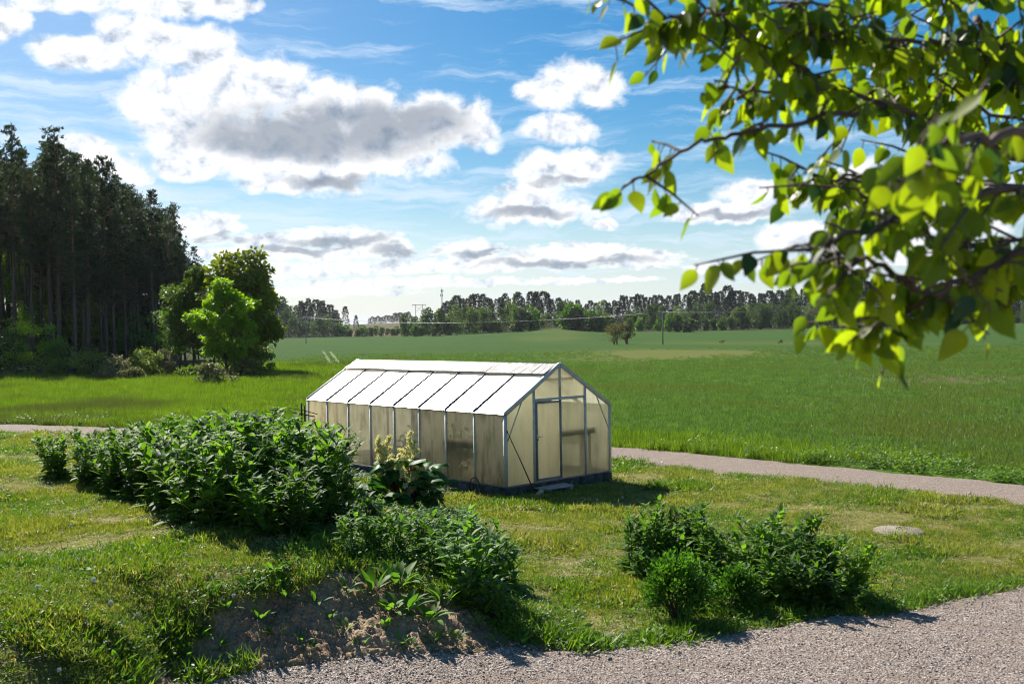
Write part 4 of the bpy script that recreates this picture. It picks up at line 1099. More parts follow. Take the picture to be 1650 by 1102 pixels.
def forest_left():
    V = [pine(22, .50, 2.5), pine(22, .46, 2.7, .012), pine(22, .54, 2.3), pine(22, .36, 2.6, -.01), pine(22, .30, 2.4, .02), pine(22, .25, 2.7)]
    # the stand: an edge running away from the camera, filled to the left and behind
    edge = [(-45, 104), (-45.4, 110), (-46, 118), (-46.4, 126), (-47.2, 134), (-48.5, 148)]
    ex = np.array([e[0] for e in edge]); ey = np.array([e[1] for e in edge])
    pts = []
    def tryadd(x, y, dmin):
        if all((x - a) ** 2 + (y - b) ** 2 > dmin ** 2 for a, b, _ in pts): pts.append((x, y, 0)); return True
    for y in np.arange(104, 149, 2.4): tryadd(np.interp(y, ey, ex) - rng.uniform(0, 1.2), y + rng.uniform(-.8, .8), 2.0)
    for x in np.arange(-48, -78, -2.9): tryadd(x + rng.uniform(-.8, .8), 105 + rng.uniform(-1.5, 2.5), 1.8)
    n0 = len(pts)
    tries = 0
    while len(pts) < 170 and tries < 6000:
        tries += 1
        y = 105 + 55 * rng.uniform() ** 1.1; x = np.interp(y, ey, ex) - rng.uniform(.5, 46 if y < 125 else 26)
        if x < -.60 * y - 4 or (x < -.44 * y and y > 109 and rng.uniform() < .78): continue
        tryadd(x, y, 2.1)
    for _ in range(26):
        y = rng.uniform(152, 178); tryadd(rng.uniform(-.62, -.44) * y, y, 3.0)
    for i, (x, y, _) in enumerate(pts):
        z = gz(x, y); px = CX + F * x / y
        # the stand's top line as seen over the meadow gives the height of its front trees
        ty = np.interp(px, [-200, 0, 35, 60, 85, 112, 130, 165, 200, 235, 262, 290, 310, 330], [215, 222, 215, 240, 216, 222, 232, 262, 276, 300, 322, 350, 378, 400])
        H = (horizon(px) - ty) / F * y + CZ - z
        H = min(H, 30) * (rng.uniform(.72, .97) if i >= n0 else rng.uniform(.80, 1.06))
        place(V[rng.integers(6) if x > -.44 * y else rng.integers(3)], 'pine_tree', (x, y, z - .1), 'tall dark bare-trunked pine in the stand at the left of the meadow', 'pine', 'pines of the stand at left', rng.uniform(0, 6.3), (H / 22 * rng.uniform(.9, 1.1),) * 2 + (H / 22,))
    U = [broad(6, 2.3, .0, 1500, .40, M_OAK, 18, .07), broad(5, 2.2, .0, 1300, .40, M_GREEN, 16, .06)]
    for _ in range(46):
        y = rng.uniform(112, 150); x = np.interp(y, ey, ex) - rng.uniform(1.5, 20)
        if x < -.45 * y: continue
        place(U[rng.integers(2)], 'undergrowth_tree', (x, y, gz(x, y) - .1), 'leafy undergrowth tree in the dark between the pine trunks', 'tree', 'undergrowth between the pines', rng.uniform(0, 6.3), rng.uniform(.8, 1.5))
    # saplings in the sun behind the trunks
    S = [broad(7, 2.2, .12, 1500, .34, M_MAPLE, 18, .07), broad(6, 2.4, .1, 1500, .34, M_BUSHY, 18, .06)]
    for x, y, s in [(-84, 160, 2.4), (-92, 165, 2.4), (-78, 158, 2.2), (-98, 172, 2.6), (-74, 152, 2.0), (-88, 175, 2.6), (-70, 148, 1.9), (-66, 150, 2.0), (-105, 178, 2.6), (-62, 146, 1.8), (-80, 178, 2.6), (-70, 128, 1.2), (-66, 131, 1.4), (-62, 127, 1.1), (-76, 130, 1.5), (-72, 140, 1.6), (-80, 142, 1.6), (-64, 140, 1.3), (-57, 118, .9), (-60, 112, .8), (-54, 109, .8), (-84, 150, 1.6), (-66, 118, .9), (-71, 119, 1.0)]:
        place(S[rng.integers(2)], 'sapling', (x, y, gz(x, y) - .1), 'light green sapling in the sun behind the pine trunks at far left', 'sapling', 'saplings behind the pine trunks', rng.uniform(0, 6.3), s * rng.uniform(.9, 1.1))
forest_left()

def edge_trees():
    def tr(px, py, top, Y, proto, H, name, label, cat, wx=1.0):
        p = drops(px, Y); h = (horizon(px) - top) / F * Y + CZ - p[2]; s = h / H
        place(proto, name, tuple(p - (0, 0, .1)), label, cat, None, rng.uniform(0, 6.3), (s * wx, s * wx, s))
    tr(366, 605, 440, 88, broad(10, 3.3, .14, 6200, .40, M_MAPLE, 34, .16, 1.2, lr=.55), 10, 'maple_tree', 'bright fresh green maple standing in front of the darker tree by the pines', 'tree')
    tr(392, 600, 386, 95, broad(14.5, 3.9, .06, 15000, .50, M_OAK, 80, .22, .8, lr=.8), 14.5, 'oak_tree', 'tall olive green tree with a dense rounded crown behind the bright maple', 'tree')
    tr(310, 590, 412, 96, broad(14, 3.6, .16, 9000, .42, M_BUSHY, 36, .16, 1.0, lr=.8), 14, 'birch_tree', 'yellowish green tree between the last pine and the tall olive tree', 'tree', .8)
    tr(290, 595, 455, 98, broad(9, 2.6, .12, 3600, .28, M_GREEN, 26, .12, 1.0), 9, 'young_tree', 'mid green young tree in the shade at the right end of the pines', 'tree')
    tr(418, 592, 470, 99, broad(9.5, 2.2, .05, 3400, .28, M_OAK, 24, .12, .8), 9.5, 'young_tree', 'dark leafy tree low at the right flank of the tall olive tree', 'tree')
    tr(345, 596, 480, 96, broad(8, 2.4, .1, 2600, .28, M_GREEN, 22, .1), 8, 'young_tree', 'green young tree half hidden at the left of the maple', 'tree')
    tr(378, 585, 480, 98, broad(8, 2.6, .05, 3000, .28, M_OAK, 22, .1), 8, 'young_tree', 'dark undergrowth tree just behind the maple trunk', 'tree')
    # bushes along the foot of the stand
    B = {}
    def bs(px, py, top, wpx, mat, label, nl=1700):
        q = drop(px, py); Y = q[1]; h = (py - top) / F * Y; w = wpx / 2 / F * Y
        place(broad(h, w, .02, nl, .22, mat, 20, .05, .6, 3), 'bush', tuple(q - (0, 0, .1)), label, 'bush')
    bs(56, 603, 512, 88, M_MAPLE, 'tall bright green bush at the foot of the pines at far left', 2600)
    bs(8, 603, 522, 70, M_GREEN, 'dark green bush at the left picture edge below the pines')
    bs(98, 604, 545, 60, M_GREEN, 'mid green bush just right of the tall bright bush under the pines')
    bs(95, 610, 578, 40, M_BUSHY, 'little yellow-green bush in the grass right of the tall bright bush')
    bs(142, 608, 550, 70, M_BUSHY, 'yellow-green spreading bush under the middle of the pine stand')
    bs(183, 613, 566, 66, M_PALE, 'pale dry-looking bush under the middle pines beside the meadow')
    bs(238, 608, 548, 66, M_BUSHY, 'yellow-green bush between the pale bush and the young trees', 1900)
    bs(262, 606, 560, 50, M_PALE, 'pale twiggy bush right of the yellow-green one under the pines')
    bs(212, 616, 585, 40, M_PALE, 'small pale bush lowest at the meadow edge under the pines', 900)
    bs(345, 622, 583, 70, M_PALE, 'low grey-green bush in front of the maple trunk', 1300)
    bs(395, 612, 572, 60, M_SPARSE, 'low reddish brown brush right of the maple trunk', 1200)
    bs(420, 606, 560, 46, M_OAK, 'dark low bush at the right foot of the tall olive tree', 1200)
    bs(310, 612, 588, 50, M_BUSHY, 'small green bush left of the maple trunk in the tall grass', 900)
edge_trees()

def far_wood():
    SP = [far_conifer(20, 3.4), far_conifer(20, 3.0), far_conifer(20, 3.9), far_conifer(20, 2.6, 600, True, .2), far_conifer(20, 3.3, 800, True, .05)]; PN = [far_conifer(20, 3.2, 650, False, .22), far_conifer(20, 3.4, 650, False, .34), far_conifer(20, 2.9, 650, False, .15), far_conifer(20, 3.8, 800, False, .28), far_conifer(20, 2.4, 520, False, .4)]
    BR = [far_broad(15, 4.2), far_broad(15, 3.7, 900, .04), far_broad(15, 4.8), far_broad(15, 3.2, 800, .02), far_broad(15, 5.4, 1100, .08)]; BM = [far_broad(8, 3.2, 700, .02, M_GREEN), far_broad(8, 2.8, 700, .0, M_FARL)]
    def tree(px, Y, top, protos, H0, name, label, cat, grp, wx=1.0):
        p = drops(px, Y); H = max(4, (horizon(px) - top) / F * Y + CZ - p[2]); s = H / H0
        w = wx * min(s, 1.25) * rng.uniform(.85, 1.15)
        place(protos[rng.integers(len(protos))], name, tuple(p - (0, 0, .3)), label, cat, grp, rng.uniform(0, 6.3), (w, w, s))
    def line(xs, ys): return lambda x: np.interp(x, xs, ys)
    # left stand, beyond the field's left corner
    top = line([425, 440, 470, 500, 520, 545], [480, 479, 482, 483, 485, 489])
    for px in np.arange(424, 549, 5.0):
        k = rng.uniform()
        tree(px + rng.uniform(-2, 2), rng.uniform(600, 660), top(px) + rng.uniform(-2, 14), SP if k < .6 else (PN if k < .85 else BR), 20 if k < .85 else 15, 'far_tree', 'hazy dark tree in the small wood beyond the left corner of the field', 'tree', 'trees of the small wood at left', 1.1)
    for px in np.arange(428, 545, 11):
        tree(px + rng.uniform(-4, 4), rng.uniform(575, 596), rng.uniform(505, 520), BR, 15, 'far_tree', 'hazy dark tree in the small wood beyond the left corner of the field', 'tree', 'trees of the small wood at left')
    tree(557, 640, 494, PN, 20, 'far_pine', 'lone slim pine beside the clearing between the two far woods', 'pine', None, .8)
    tree(574, 700, 508, SP, 20, 'far_spruce', 'small dark spruce on the clearing left of the bare slope', 'spruce', None)
    for px in np.arange(596, 660, 4.5):
        tree(px, rng.uniform(1350, 1500), line([590, 620, 660], [512, 506, 503])(px) + rng.uniform(-1, 4), SP, 20, 'far_tree', 'tiny blue-green tree on the far ridge above the cleared slope', 'tree', 'trees on the far ridge', 2.6)
    for px in np.arange(548, 660, 8.5):
        tree(px + rng.uniform(-3, 3), rng.uniform(585, 640), rng.uniform(521, 530), BM, 8, 'far_bush', 'bright green bush growing on the cleared slope beyond the field', 'bush', 'bushes on the cleared slope', 1.0)
    # main wood across the field: three rows
    top = line([640, 660, 700, 716, 735, 760, 800, 850, 872, 900, 930, 965, 1000, 1050, 1100, 1120, 1135, 1160, 1176, 1195, 1230, 1260, 1300, 1345, 1400, 1430, 1480, 1540, 1600, 1680, 1720],
               [506, 503, 500, 490, 479, 475, 477, 474, 469, 478, 486, 482, 478, 477, 474, 468, 460, 468, 459, 470, 472, 468, 469, 462, 452, 456, 455, 459, 456, 462, 462])
    for px in np.arange(716, 1720, 7.6):
        k = rng.uniform(); x = px + rng.uniform(-3, 3)
        tree(x, rng.uniform(545, 620), top(x) + rng.uniform(-3, 8), SP if k < .58 else (PN if k < .86 else BR), 20 if k < .86 else 15, 'far_tree', 'dark tall tree at the back of the long wood across the field', 'tree', 'back row of the long wood', 1.15)
    for px in np.arange(652, 1720, 10.5):
        x = px + rng.uniform(-4, 4); k = rng.uniform(); g_ = .75 if x < 760 else (.4 if x < 1300 else .7)
        t_ = (top(x) + (8 if x < 720 else 16)) + rng.uniform(-4, 12)
        tree(x, rng.uniform(500, 535), t_, BR if k < g_ else (SP if k < g_ + .3 else PN), 15 if k < g_ else 20, 'far_tree', 'mixed tree in the middle of the long wood across the field', 'tree', 'middle of the long wood')
    for px in np.arange(655, 1700, 11.5):
        x = px + rng.uniform(-5, 5)
        if 880 < x < 1000 and rng.uniform() < .6: continue
        tree(x, rng.uniform(478, 496), line([655, 720, 830, 900, 1000, 1100, 1200, 1300, 1400, 1500, 1700], [511, 508, 506, 512, 505, 503, 495, 497, 490, 500, 500])(x) + rng.uniform(-5, 8), BR + BM, 12, 'far_tree', 'lighter leafy tree along the front edge of the long wood', 'tree', 'front edge of the long wood', .9)
    for x, Y, t_, wx, l in [(838, 452, 494, 1.1, 'bright round tree standing out left of the grassy knoll before the wood'), (856, 455, 497, .9, 'bright tree touching the round one left of the grassy knoll'), (920, 446, 490, 1.3, 'tallest bright round tree on the grassy knoll'), (934, 449, 493, 1.1, 'bright tree right behind the tallest one on the knoll'),
                            (953, 440, 500, 1.0, 'dark green round tree at the right slope of the knoll'), (966, 438, 507, .9, 'low dark tree at the foot of the knoll'), (975, 446, 504, 1.0, 'dark tree farthest right of the knoll group'), (1078, 446, 506, .55, 'small round tree at the wood edge left of a second round one'), (1091, 446, 504, .65, 'second small round tree standing alone before the wood'), (1112, 444, 512, 1.0, 'low wide pale bush right of the two small round trees')]:
        tree(x, Y, t_, BM, 8, 'round_tree', l, 'tree', None, wx * 1.2)
    # two thin trees in the middle of the field
    for px, Y, tp, w, l in [(990, 236, 514, 2.6, 'thin-leaved brownish tree in the middle of the field, the left and larger of two'), (1010, 238, 520, 2.0, 'thin-leaved tree in the middle of the field, the right and smaller of two')]:
        p = drops(px, Y); H = (horizon(px) - tp) / F * Y + CZ - p[2]
        place(broad(H, w * .95, .14, 1500, .28, M_SPARSE, 30, .10, 1.0, 4, 1.0), 'field_tree', tuple(p - (0, 0, .1)), l, 'tree', None, rng.uniform(0, 6))
    for px, Y, l in [(1163, 215, 'tiny dark tuft in the field right of the tall pole'), (1258, 210, 'second tiny dark tuft farther right in the field')]:
        p = drops(px, Y); place(broad(.9, .6, .0, 160, .16, M_SPARSE, 6, .03), 'field_bush', tuple(p), l, 'bush')
far_wood()

# ------------------------------------------------------------------ poles, mast and wires
M_POLE = plain('grey_wooden_pole', (.22, .20, .18), .85, 0, 3, .2)
M_WIRE = plain('pale_wire', (.13, .135, .14), .5, .3)
M_MAST = plain('steel_mast', (.30, .31, .33), .5, .6)
def poles():
    tips = {}
    for key, px, Y, top, l in [('a', 493, 342, 511, 'grey wooden power pole in the field at left above the greenhouse ridge'), ('b', 1068, 219, 503, 'tall wooden power pole standing alone in the field right of the two thin trees')]:
        p = drops(px, Y); H = (horizon(px) - top) / F * Y + CZ - p[2]
        o = thing('power_pole', tuple(p), l, 'power pole')
        MB().tube([(0, 0, -.5), (0, 0, H)], [.15, .11], 9).build('shaft', M_POLE, o, True)
        MB().box((-.95, -.08, H - .42), (.95, .08, H - .28)).build('crossarm', M_POLE, o)
        for x in (-.8, 0, .8):
            MB().tube([(x, 0, H - (.28 if x else 0)), (x, 0, H - .05 + (.2 if not x else 0))], [.05, .045], 8).build('insulator', M_WIRE, o)
        tips[key] = p + (0, 0, H)
    def span(A, B, sag, l, offs=(-.8, 0, .8), r=.016):
        o = thing('power_line', tuple(A), l, 'wire')
        t = np.linspace(0, 1, 25)[:, None]
        for d in offs:
            P = (B - A) * t + np.array([d, 0, 0]); P[:, 2] -= sag * 4 * t[:, 0] * (1 - t[:, 0])
            MB().tube(P, r, 4).build('wire', M_WIRE, o)
    span(tips['a'], tips['b'], 2.2, 'thin pale wires crossing the field between the two power poles')
    far_r = at(1780, 512, 150); span(tips['b'], np.array([far_r[0], far_r[1], gz(far_r[0], far_r[1]) + 9]), 1.2, 'thin pale wires running right from the tall lone pole')
    far_l = at(300, 523, 300); span(at(330, 524, 300), tips['a'], .8, 'thin pale wires running left from the left power pole')
    # twin-pole pylon and mast over the wood
    p = drops(676, 760); o = thing('pylon', tuple(p), 'small twin-legged power pylon showing over the light green trees', 'pylon')
    H = (horizon(676) - 491) / F * 760 + CZ - p[2]
    for x in (-2.6, 2.6): MB().tube([(x, 0, -.5), (x, 0, H + .4)], [.26, .2], 7).build('leg', M_MAST, o)
    MB().box((-5.2, -.16, H - .25), (5.2, .16, H + .1)).build('crossbeam', M_MAST, o)
    MB().bar((-2.6, 0, H - 1), (2.6, 0, H - 5.5), .16, .16).bar((2.6, .2, H - 1), (-2.6, .2, H - 5.5), .16, .16).build('brace', M_MAST, o)
    for x in (-4.8, 0, 4.8): MB().tube([(x, 0, H - .25), (x, 0, H - 1.3)], [.14, .12], 6).build('insulator', M_WIRE, o)
    p = drops(713, 820); o = thing('radio_mast', tuple(p), 'slim radio mast rising above the left end of the long wood', 'mast')
    H = (horizon(713) - 464) / F * 820 + CZ - p[2]
    m = MB()
    for x, y in ((-.6, -.35), (.6, -.35), (0, .7)): m.tube([(x, y, 0), (x * .6, y * .6, H * .96)], [.14, .10], 5)
    for k in range(22):
        z0, z1 = H * .95 * k / 22, H * .95 * (k + 1) / 22; f0 = 1 - .4 * k / 22
        m.bar((-.6 * f0, -.35, z0), (.6 * f0, -.35, z1), .1, .1); m.bar((.6 * f0, -.35, z0), (0, .7 * f0, z1), .1, .1)
    m.build('lattice', M_MAST, o)
    MB().tube([(0, 0, H * .95), (0, 0, H + 2.5)], [.12, .05], 6).build('antenna', M_MAST, o)
    for z, a in ((H * .93, 0), (H * .93, 2.1), (H * .93, 4.2), (H * .82, 1), (H * .82, 3.1)):
        c, s = math.cos(a), math.sin(a); MB().box((-.25, -.14, -1.1), (.25, .14, 1.1), M=Matrix.Translation((c * .95, s * .95, z)) @ Matrix.Rotation(a, 4, 'Z')).build('antenna_panel', M_WIRE, o)
poles()

def tractor_marks():
    m = leaf_mat('flattened_crop', ((.08, .13, .03), (.11, .16, .04), (.15, .19, .055)), (1.2, 1.2, .6), .2, .8, .1, None, 1.0, .1, obj=False)
    for k, pts in enumerate([[(520, 566), (526, 576), (531, 585), (540, 600), (552, 622)], [(532, 568), (541, 580), (550, 592), (560, 606), (578, 628)]]):
        P = np.array([drop(a, b) for a, b in pts]); P = _cr(P, 8); d = unit(np.gradient(P[:, :2], axis=0)); n = np.stack([-d[:, 1], d[:, 0]], -1)
        w = .22 * (1 + .4 * rng.normal(size=len(P)))[:, None]
        L = P[:, :2] + n * w; Rr = P[:, :2] - n * w
        V = np.stack([np.c_[L, T(L[:, 0], L[:, 1]) + .20], np.c_[Rr, T(Rr[:, 0], Rr[:, 1]) + .20]], 1).reshape(-1, 3)
        Q = [(2 * i, 2 * i + 2, 2 * i + 3, 2 * i + 1) for i in range(len(P) - 1)]
        tag(MB().add(V, Q).build('wheel_track', m), 'pale wheel track pressed into the field', kind='structure')
tractor_marks()

# ------------------------------------------------------------------ grass and loose stones (nobody could count them)
M_LAWN = leaf_mat('lawn_blades', ((.125, .158, .028), (.24, .258, .055), (.38, .345, .15)), (1.3, 1.4, .4), .45, .55, .3, ((.27, .225, .125), .9, .56, .72), 8, .3)
M_LUSH = leaf_mat('lush_blades', ((.060, .125, .014), (.115, .20, .022), (.20, .28, .040)), (1.4, 1.6, .4), .42, .5, .3, None, 3, .3)
M_MEAD = leaf_mat('meadow_blades', ((.09, .155, .016), (.15, .225, .026), (.22, .29, .045)), (1.4, 1.5, .4), .42, .5, .3, ((.085, .105, .045), .07, .50, .62), 2, .2, obj=False)
M_CROP = leaf_mat('crop_blades', ((.074, .132, .030), (.116, .192, .042), (.17, .25, .062)), (1.2, 1.4, .6), .42, .5, .3, ((.12, .15, .035), .09, .46, .64), 2, .3, obj=False)
M_STRAW = plain('dry_straw', (.42, .34, .19), .8, 0, 9, .3)
def tuft(n, rad, h, w, mat, lean=.5, name='grass_tuft', straw=0):
    b = MB(); p = np.c_[rng.normal(size=(n, 2)) * rad * .55, np.zeros(n)]
    d = np.c_[rng.normal(size=(n, 2)) * lean, np.ones(n)]
    b.leaves(p, d, rsph(n), rng.uniform(.55, 1.25, n) * h, w * rng.uniform(.7, 1.3, n), fold=.1)
    if straw:
        p = np.c_[rng.normal(size=(straw, 2)) * rad * .7, rng.uniform(.005, .03, straw)]; d = np.c_[rng.normal(size=(straw, 2)), rng.uniform(-.1, .3, straw)]
        b.leaves(p, d, np.array([0, 0, 1.0]) + rng.normal(size=(straw, 3)) * .3, rng.uniform(.03, .085, straw), .005, m=1)
    return b.mesh(name, [mat, M_STRAW])
def clover(n, rad, h, ls, mat):
    b = MB(); p = np.c_[rng.normal(size=(n, 2)) * rad * .5, rng.uniform(.1, 1, n) * h]
    a = rng.uniform(0, 6.3, n); d = np.stack([np.cos(a), np.sin(a), rng.uniform(-.3, .7, n)], -1)
    b.leaves(p, d, np.array([0, 0, 1.0]) + rng.normal(size=(n, 3)) * .4, rng.uniform(.7, 1.3, n) * ls, ls * .45)
    return b.mesh('weed_tuft', [mat])
def sample(n, y0, y1, tmax=.64, power=1.0):
    """ground points whose number per area thins out with distance"""
    u = rng.uniform(size=n); Y = (y0 ** (1 - power) + u * (y1 ** (1 - power) - y0 ** (1 - power))) ** (1 / (1 - power)) if power != 1 else y0 * (y1 / y0) ** u
    X = rng.uniform(-tmax, tmax, n) * Y
    return X, Y
def lawn():
    src = [tuft(18, .075, .050, .0075, M_LAWN, .8, straw=1) for _ in range(4)] + [tuft(18, .075, .060, .0075, M_LUSH, .7) for _ in range(2)] + [clover(12, .09, .035, .032, M_LUSH) for _ in range(2)] + [tuft(6, .08, .03, .007, M_LAWN, 1.2, straw=4) for _ in range(2)]
    X, Y = sample(210000, 6.6, 46, .64, 1.25)
    ok = (track_side(X, Y) < 0) & (track_dist(X, Y) > TRKW - .02 + rng.normal(size=len(X)) * .08)
    lx, ly = gh_local(X, Y); ok &= ~((lx > -.22) & (lx < GW + .05) & (ly > -.22) & (ly < GL + .05))
    ok &= Y > yb(X) + .02
    X, Y = X[ok], Y[ok]
    b = bare_amount(X, Y); k = b < rng.uniform(.1, .55, len(X)); X, Y = X[k], Y[k]
    worn = fbm(X * .9, Y * 1.5, 4, 81); k = rng.uniform(size=len(X)) < np.interp(worn, [.3, .42, .5], [.25, .8, 1]); X, Y, worn = X[k], Y[k], worn[k]
    Z = T(X, Y); N = len(X)
    lush = fbm(X * .5, Y * .5, 3, 83) + (sstep(Y - yb(X), .9, 0)) * .3 
    edge = np.clip(sstep(Y - yb(X), .7, 0) + sstep(bare_amount(X, Y), 0, .3) + sstep(polydist(X, Y, BANKW), -.6, 0), 0, 1)
    idx = np.where(rng.uniform(size=N) < np.clip((lush - .40) * 2.6, .04, .9), rng.integers(4, 8, N), np.where(worn < .44, rng.integers(8, 10, N), rng.integers(0, 4, N)))
    scl = rng.uniform(.7, 1.3, N) * np.interp(Y, [8, 14, 25, 45], [.85, 1.0, 1.5, 2.2]) * (1 + .9 * edge * rng.uniform(0, 1, N)) * (1 + .8 * (fbm(X * .7, Y * .7, 2, 85) > .62))
    scatter('lawn_grass', np.c_[X, Y, Z - .004], np.c_[rng.normal(size=(N, 2)) * .12, rng.uniform(0, 6.3, N)], scl, idx, src, label='short yellow-green mown grass of the lawn', cat='grass')
    # rough growth: along yard edge, bank lip, beside the plants and on the mound's foot
    tall = [tuft(16, .10, .22, .011, M_LUSH, .45) for _ in range(3)] + [clover(26, .14, .12, .05, M_LUSH) for _ in range(3)] + [clover(20, .16, .16, .07, M_COMFL) for _ in range(2)]
    X, Y = sample(60000, 6.6, 24, .62, 1.1)
    e = np.maximum(sstep(Y - yb(X), .55, .05) * (Y > yb(X)) * .5, sstep(polydist(X, Y, BANKW), -.55, -.05) * (bare_amount(X, Y) < .35) * (Y > yb(X)))
    px, py = topix(X, Y, T(X, Y))
    e = np.maximum(e, .8 * np.exp(-(((px - 560) / 90) ** 2 + ((py - 900) / 25) ** 2))); e = np.maximum(e, .9 * np.exp(-(((px - 870) / 50) ** 2 + ((py - 1010) / 28) ** 2)))
    e = np.maximum(e, .9 * np.exp(-(((px - 1240) / 170) ** 2 + ((py - 985) / 22) ** 2))); e = np.where((px < 260) & (py > 930), e * .25, e)
    e = np.maximum(e, .8 * np.exp(-(((px - 640) / 110) ** 2 + ((py - 885) / 30) ** 2))); e = np.maximum(e, .5 * np.exp(-(((px - 90) / 160) ** 2 + ((py - 715) / 14) ** 2)))
    b = bare_amount(X, Y); e = e * (b < .5)
    lx, ly = gh_local(X, Y)
    e = np.where((Y > yb(X)) & ~((lx > -.1) & (ly > -.1)), e, 0)
    k = rng.uniform(size=len(X)) < e * .75; X, Y = X[k], Y[k]; N = len(X)
    scatter('rough_grass', np.c_[X, Y, T(X, Y) - .01], np.c_[rng.normal(size=(N, 2)) * .12, rng.uniform(0, 6.3, N)], rng.uniform(.45, 1.1, N), rng.integers(0, 8, N), tall, label='taller lush grass and weeds along the bank and the yard edge', cat='grass')
lawn()
def beyond():
    mt = [tuft(26, .22, .34, .020, M_MEAD, .35) for _ in range(4)]
    X, Y = sample(75000, 28, 118, .62, .6)
    t = X / Y; sd = track_side(X, Y)
    px, py = topix(X, Y, T(X, Y))
    mead = (t < -.19 + rng.normal(size=len(X)) * .03) | (track_dist(X, Y) < 4.2 + rng.normal(size=len(X)) * 1.0)
    pines = (X < -36) & (Y > 90)
    ok = (sd > 0) & (track_dist(X, Y) > TRKW - .05) & mead & ~pines
    X, Y = X[ok], Y[ok]; N = len(X)
    near = sstep(track_dist(X, Y), 6, 1.5)
    scatter('meadow_grass', np.c_[X, Y, T(X, Y) - .02], np.c_[rng.normal(size=(N, 2)) * .1, rng.uniform(0, 6.3, N)], rng.uniform(.6, 1.3, N) * np.interp(Y, [30, 60, 110], [.85, 1.15, 1.7]), rng.integers(0, 4, N), mt, label='tall bright green meadow grass beyond the gravel track', cat='grass')
    wd = [clover(40, .28, .30, .10, M_LUSH) for _ in range(3)]
    X, Y = sample(9000, 20, 48, .62, .8); d = track_dist(X, Y)
    k = (track_side(X, Y) > 0) & (d > TRKW + .1) & (d < 4.5) & (fbm(X * .35, Y * .35, 3, 91) > .53); X, Y = X[k], Y[k]; N = len(X)
    scatter('verge_weeds', np.c_[X, Y, T(X, Y) - .02], np.c_[np.zeros((N, 2)), rng.uniform(0, 6.3, N)], rng.uniform(.6, 1.3, N), rng.integers(0, 3, N), wd, label='leafy weeds in the verge on the field side of the track', cat='weeds')
    ct = [tuft(26, .26, .19, .018, M_CROP, .5) for _ in range(4)]
    X, Y = sample(120000, 18, 190, .62, .85)
    k = rng.uniform(size=len(X)) > sstep(Y, 85, 188); X, Y = X[k], Y[k]
    t = X / Y; px, py = topix(X, Y, T(X, Y))
    trk = np.minimum(np.abs(px - np.interp(py, [568, 585, 600, 625], [521, 531, 540, 548])), np.abs(px - np.interp(py, [568, 585, 600, 625], [533, 543, 556, 575]))) < 2.2
    brown = np.exp(-(((px - 1560) / 190) ** 2 + ((py - 612) / 11) ** 2)) 
    dry = .9 * np.exp(-(((px - 1080) / 170) ** 2 + ((py - 572) / 9) ** 2)) + .9 * np.exp(-(((px - 1130) / 110) ** 2 + ((py - 567) / 3) ** 2)) + .7 * np.exp(-(((px - 985) / 130) ** 2 + ((py - 583) / 8) ** 2))
    ok = (rng.uniform(size=len(X)) > dry * (.3 + 1.2 * fbm(X * .09, Y * .035, 3, 51)))
    ok &= (track_side(X, Y) > 0) & (track_dist(X, Y) > 3.6) & (t > -.21 + rng.normal(size=len(X)) * .025) & ~(trk & (t < -.1)) & (rng.uniform(size=len(X)) > .85 * brown)
    X, Y = X[ok], Y[ok]; N = len(X)
    scatter('field_crop', np.c_[X, Y, T(X, Y) - .02], np.c_[rng.normal(size=(N, 2)) * .08, rng.uniform(0, 6.3, N)], rng.uniform(.7, 1.25, N) * np.interp(Y, [30, 70, 150], [.9, 1.2, 1.7]), rng.integers(0, 4, N), ct, label='young green crop covering the wide field', cat='crop')
beyond()

def stone_mesh(k):
    a = np.array([(1, 0, 0), (-1, 0, 0), (0, 1, 0), (0, -1, 0), (0, 0, 1), (0, 0, -1)], float)
    T_ = [(0, 2, 4), (2, 1, 4), (1, 3, 4), (3, 0, 4), (2, 0, 5), (1, 2, 5), (3, 1, 5), (0, 3, 5)]
    V = list(a); F_ = []
    cache = {}
    def mid(i, j):
        q = (min(i, j), max(i, j))
        if q not in cache: cache[q] = len(V); V.append(unit((V[i] + V[j]) / 2))
        return cache[q]
    for i, j, l in T_:
        x, y, z = mid(i, j), mid(j, l), mid(l, i); F_ += [(i, x, z), (x, j, y), (z, y, l), (x, y, z)]
    V = np.array(V) * (1 + rng.normal(size=(len(V), 1)) * .16) * np.array([1, rng.uniform(.65, .95), rng.uniform(.45, .75)])
    m, g = new_mat('pebble_stone_%d' % k)
    c = g.ramp(g.rnd(), [(0, (.10, .085, .08)), (.35, (.27, .215, .18)), (.7, (.43, .35, .305)), (1, (.64, .57, .51))])
    g.nt.links.new(principled(g, c, .85, spec=.25), g.out.inputs[0])
    return mesh_from('pebble', V, [np.array(F_)], [m], None, False)
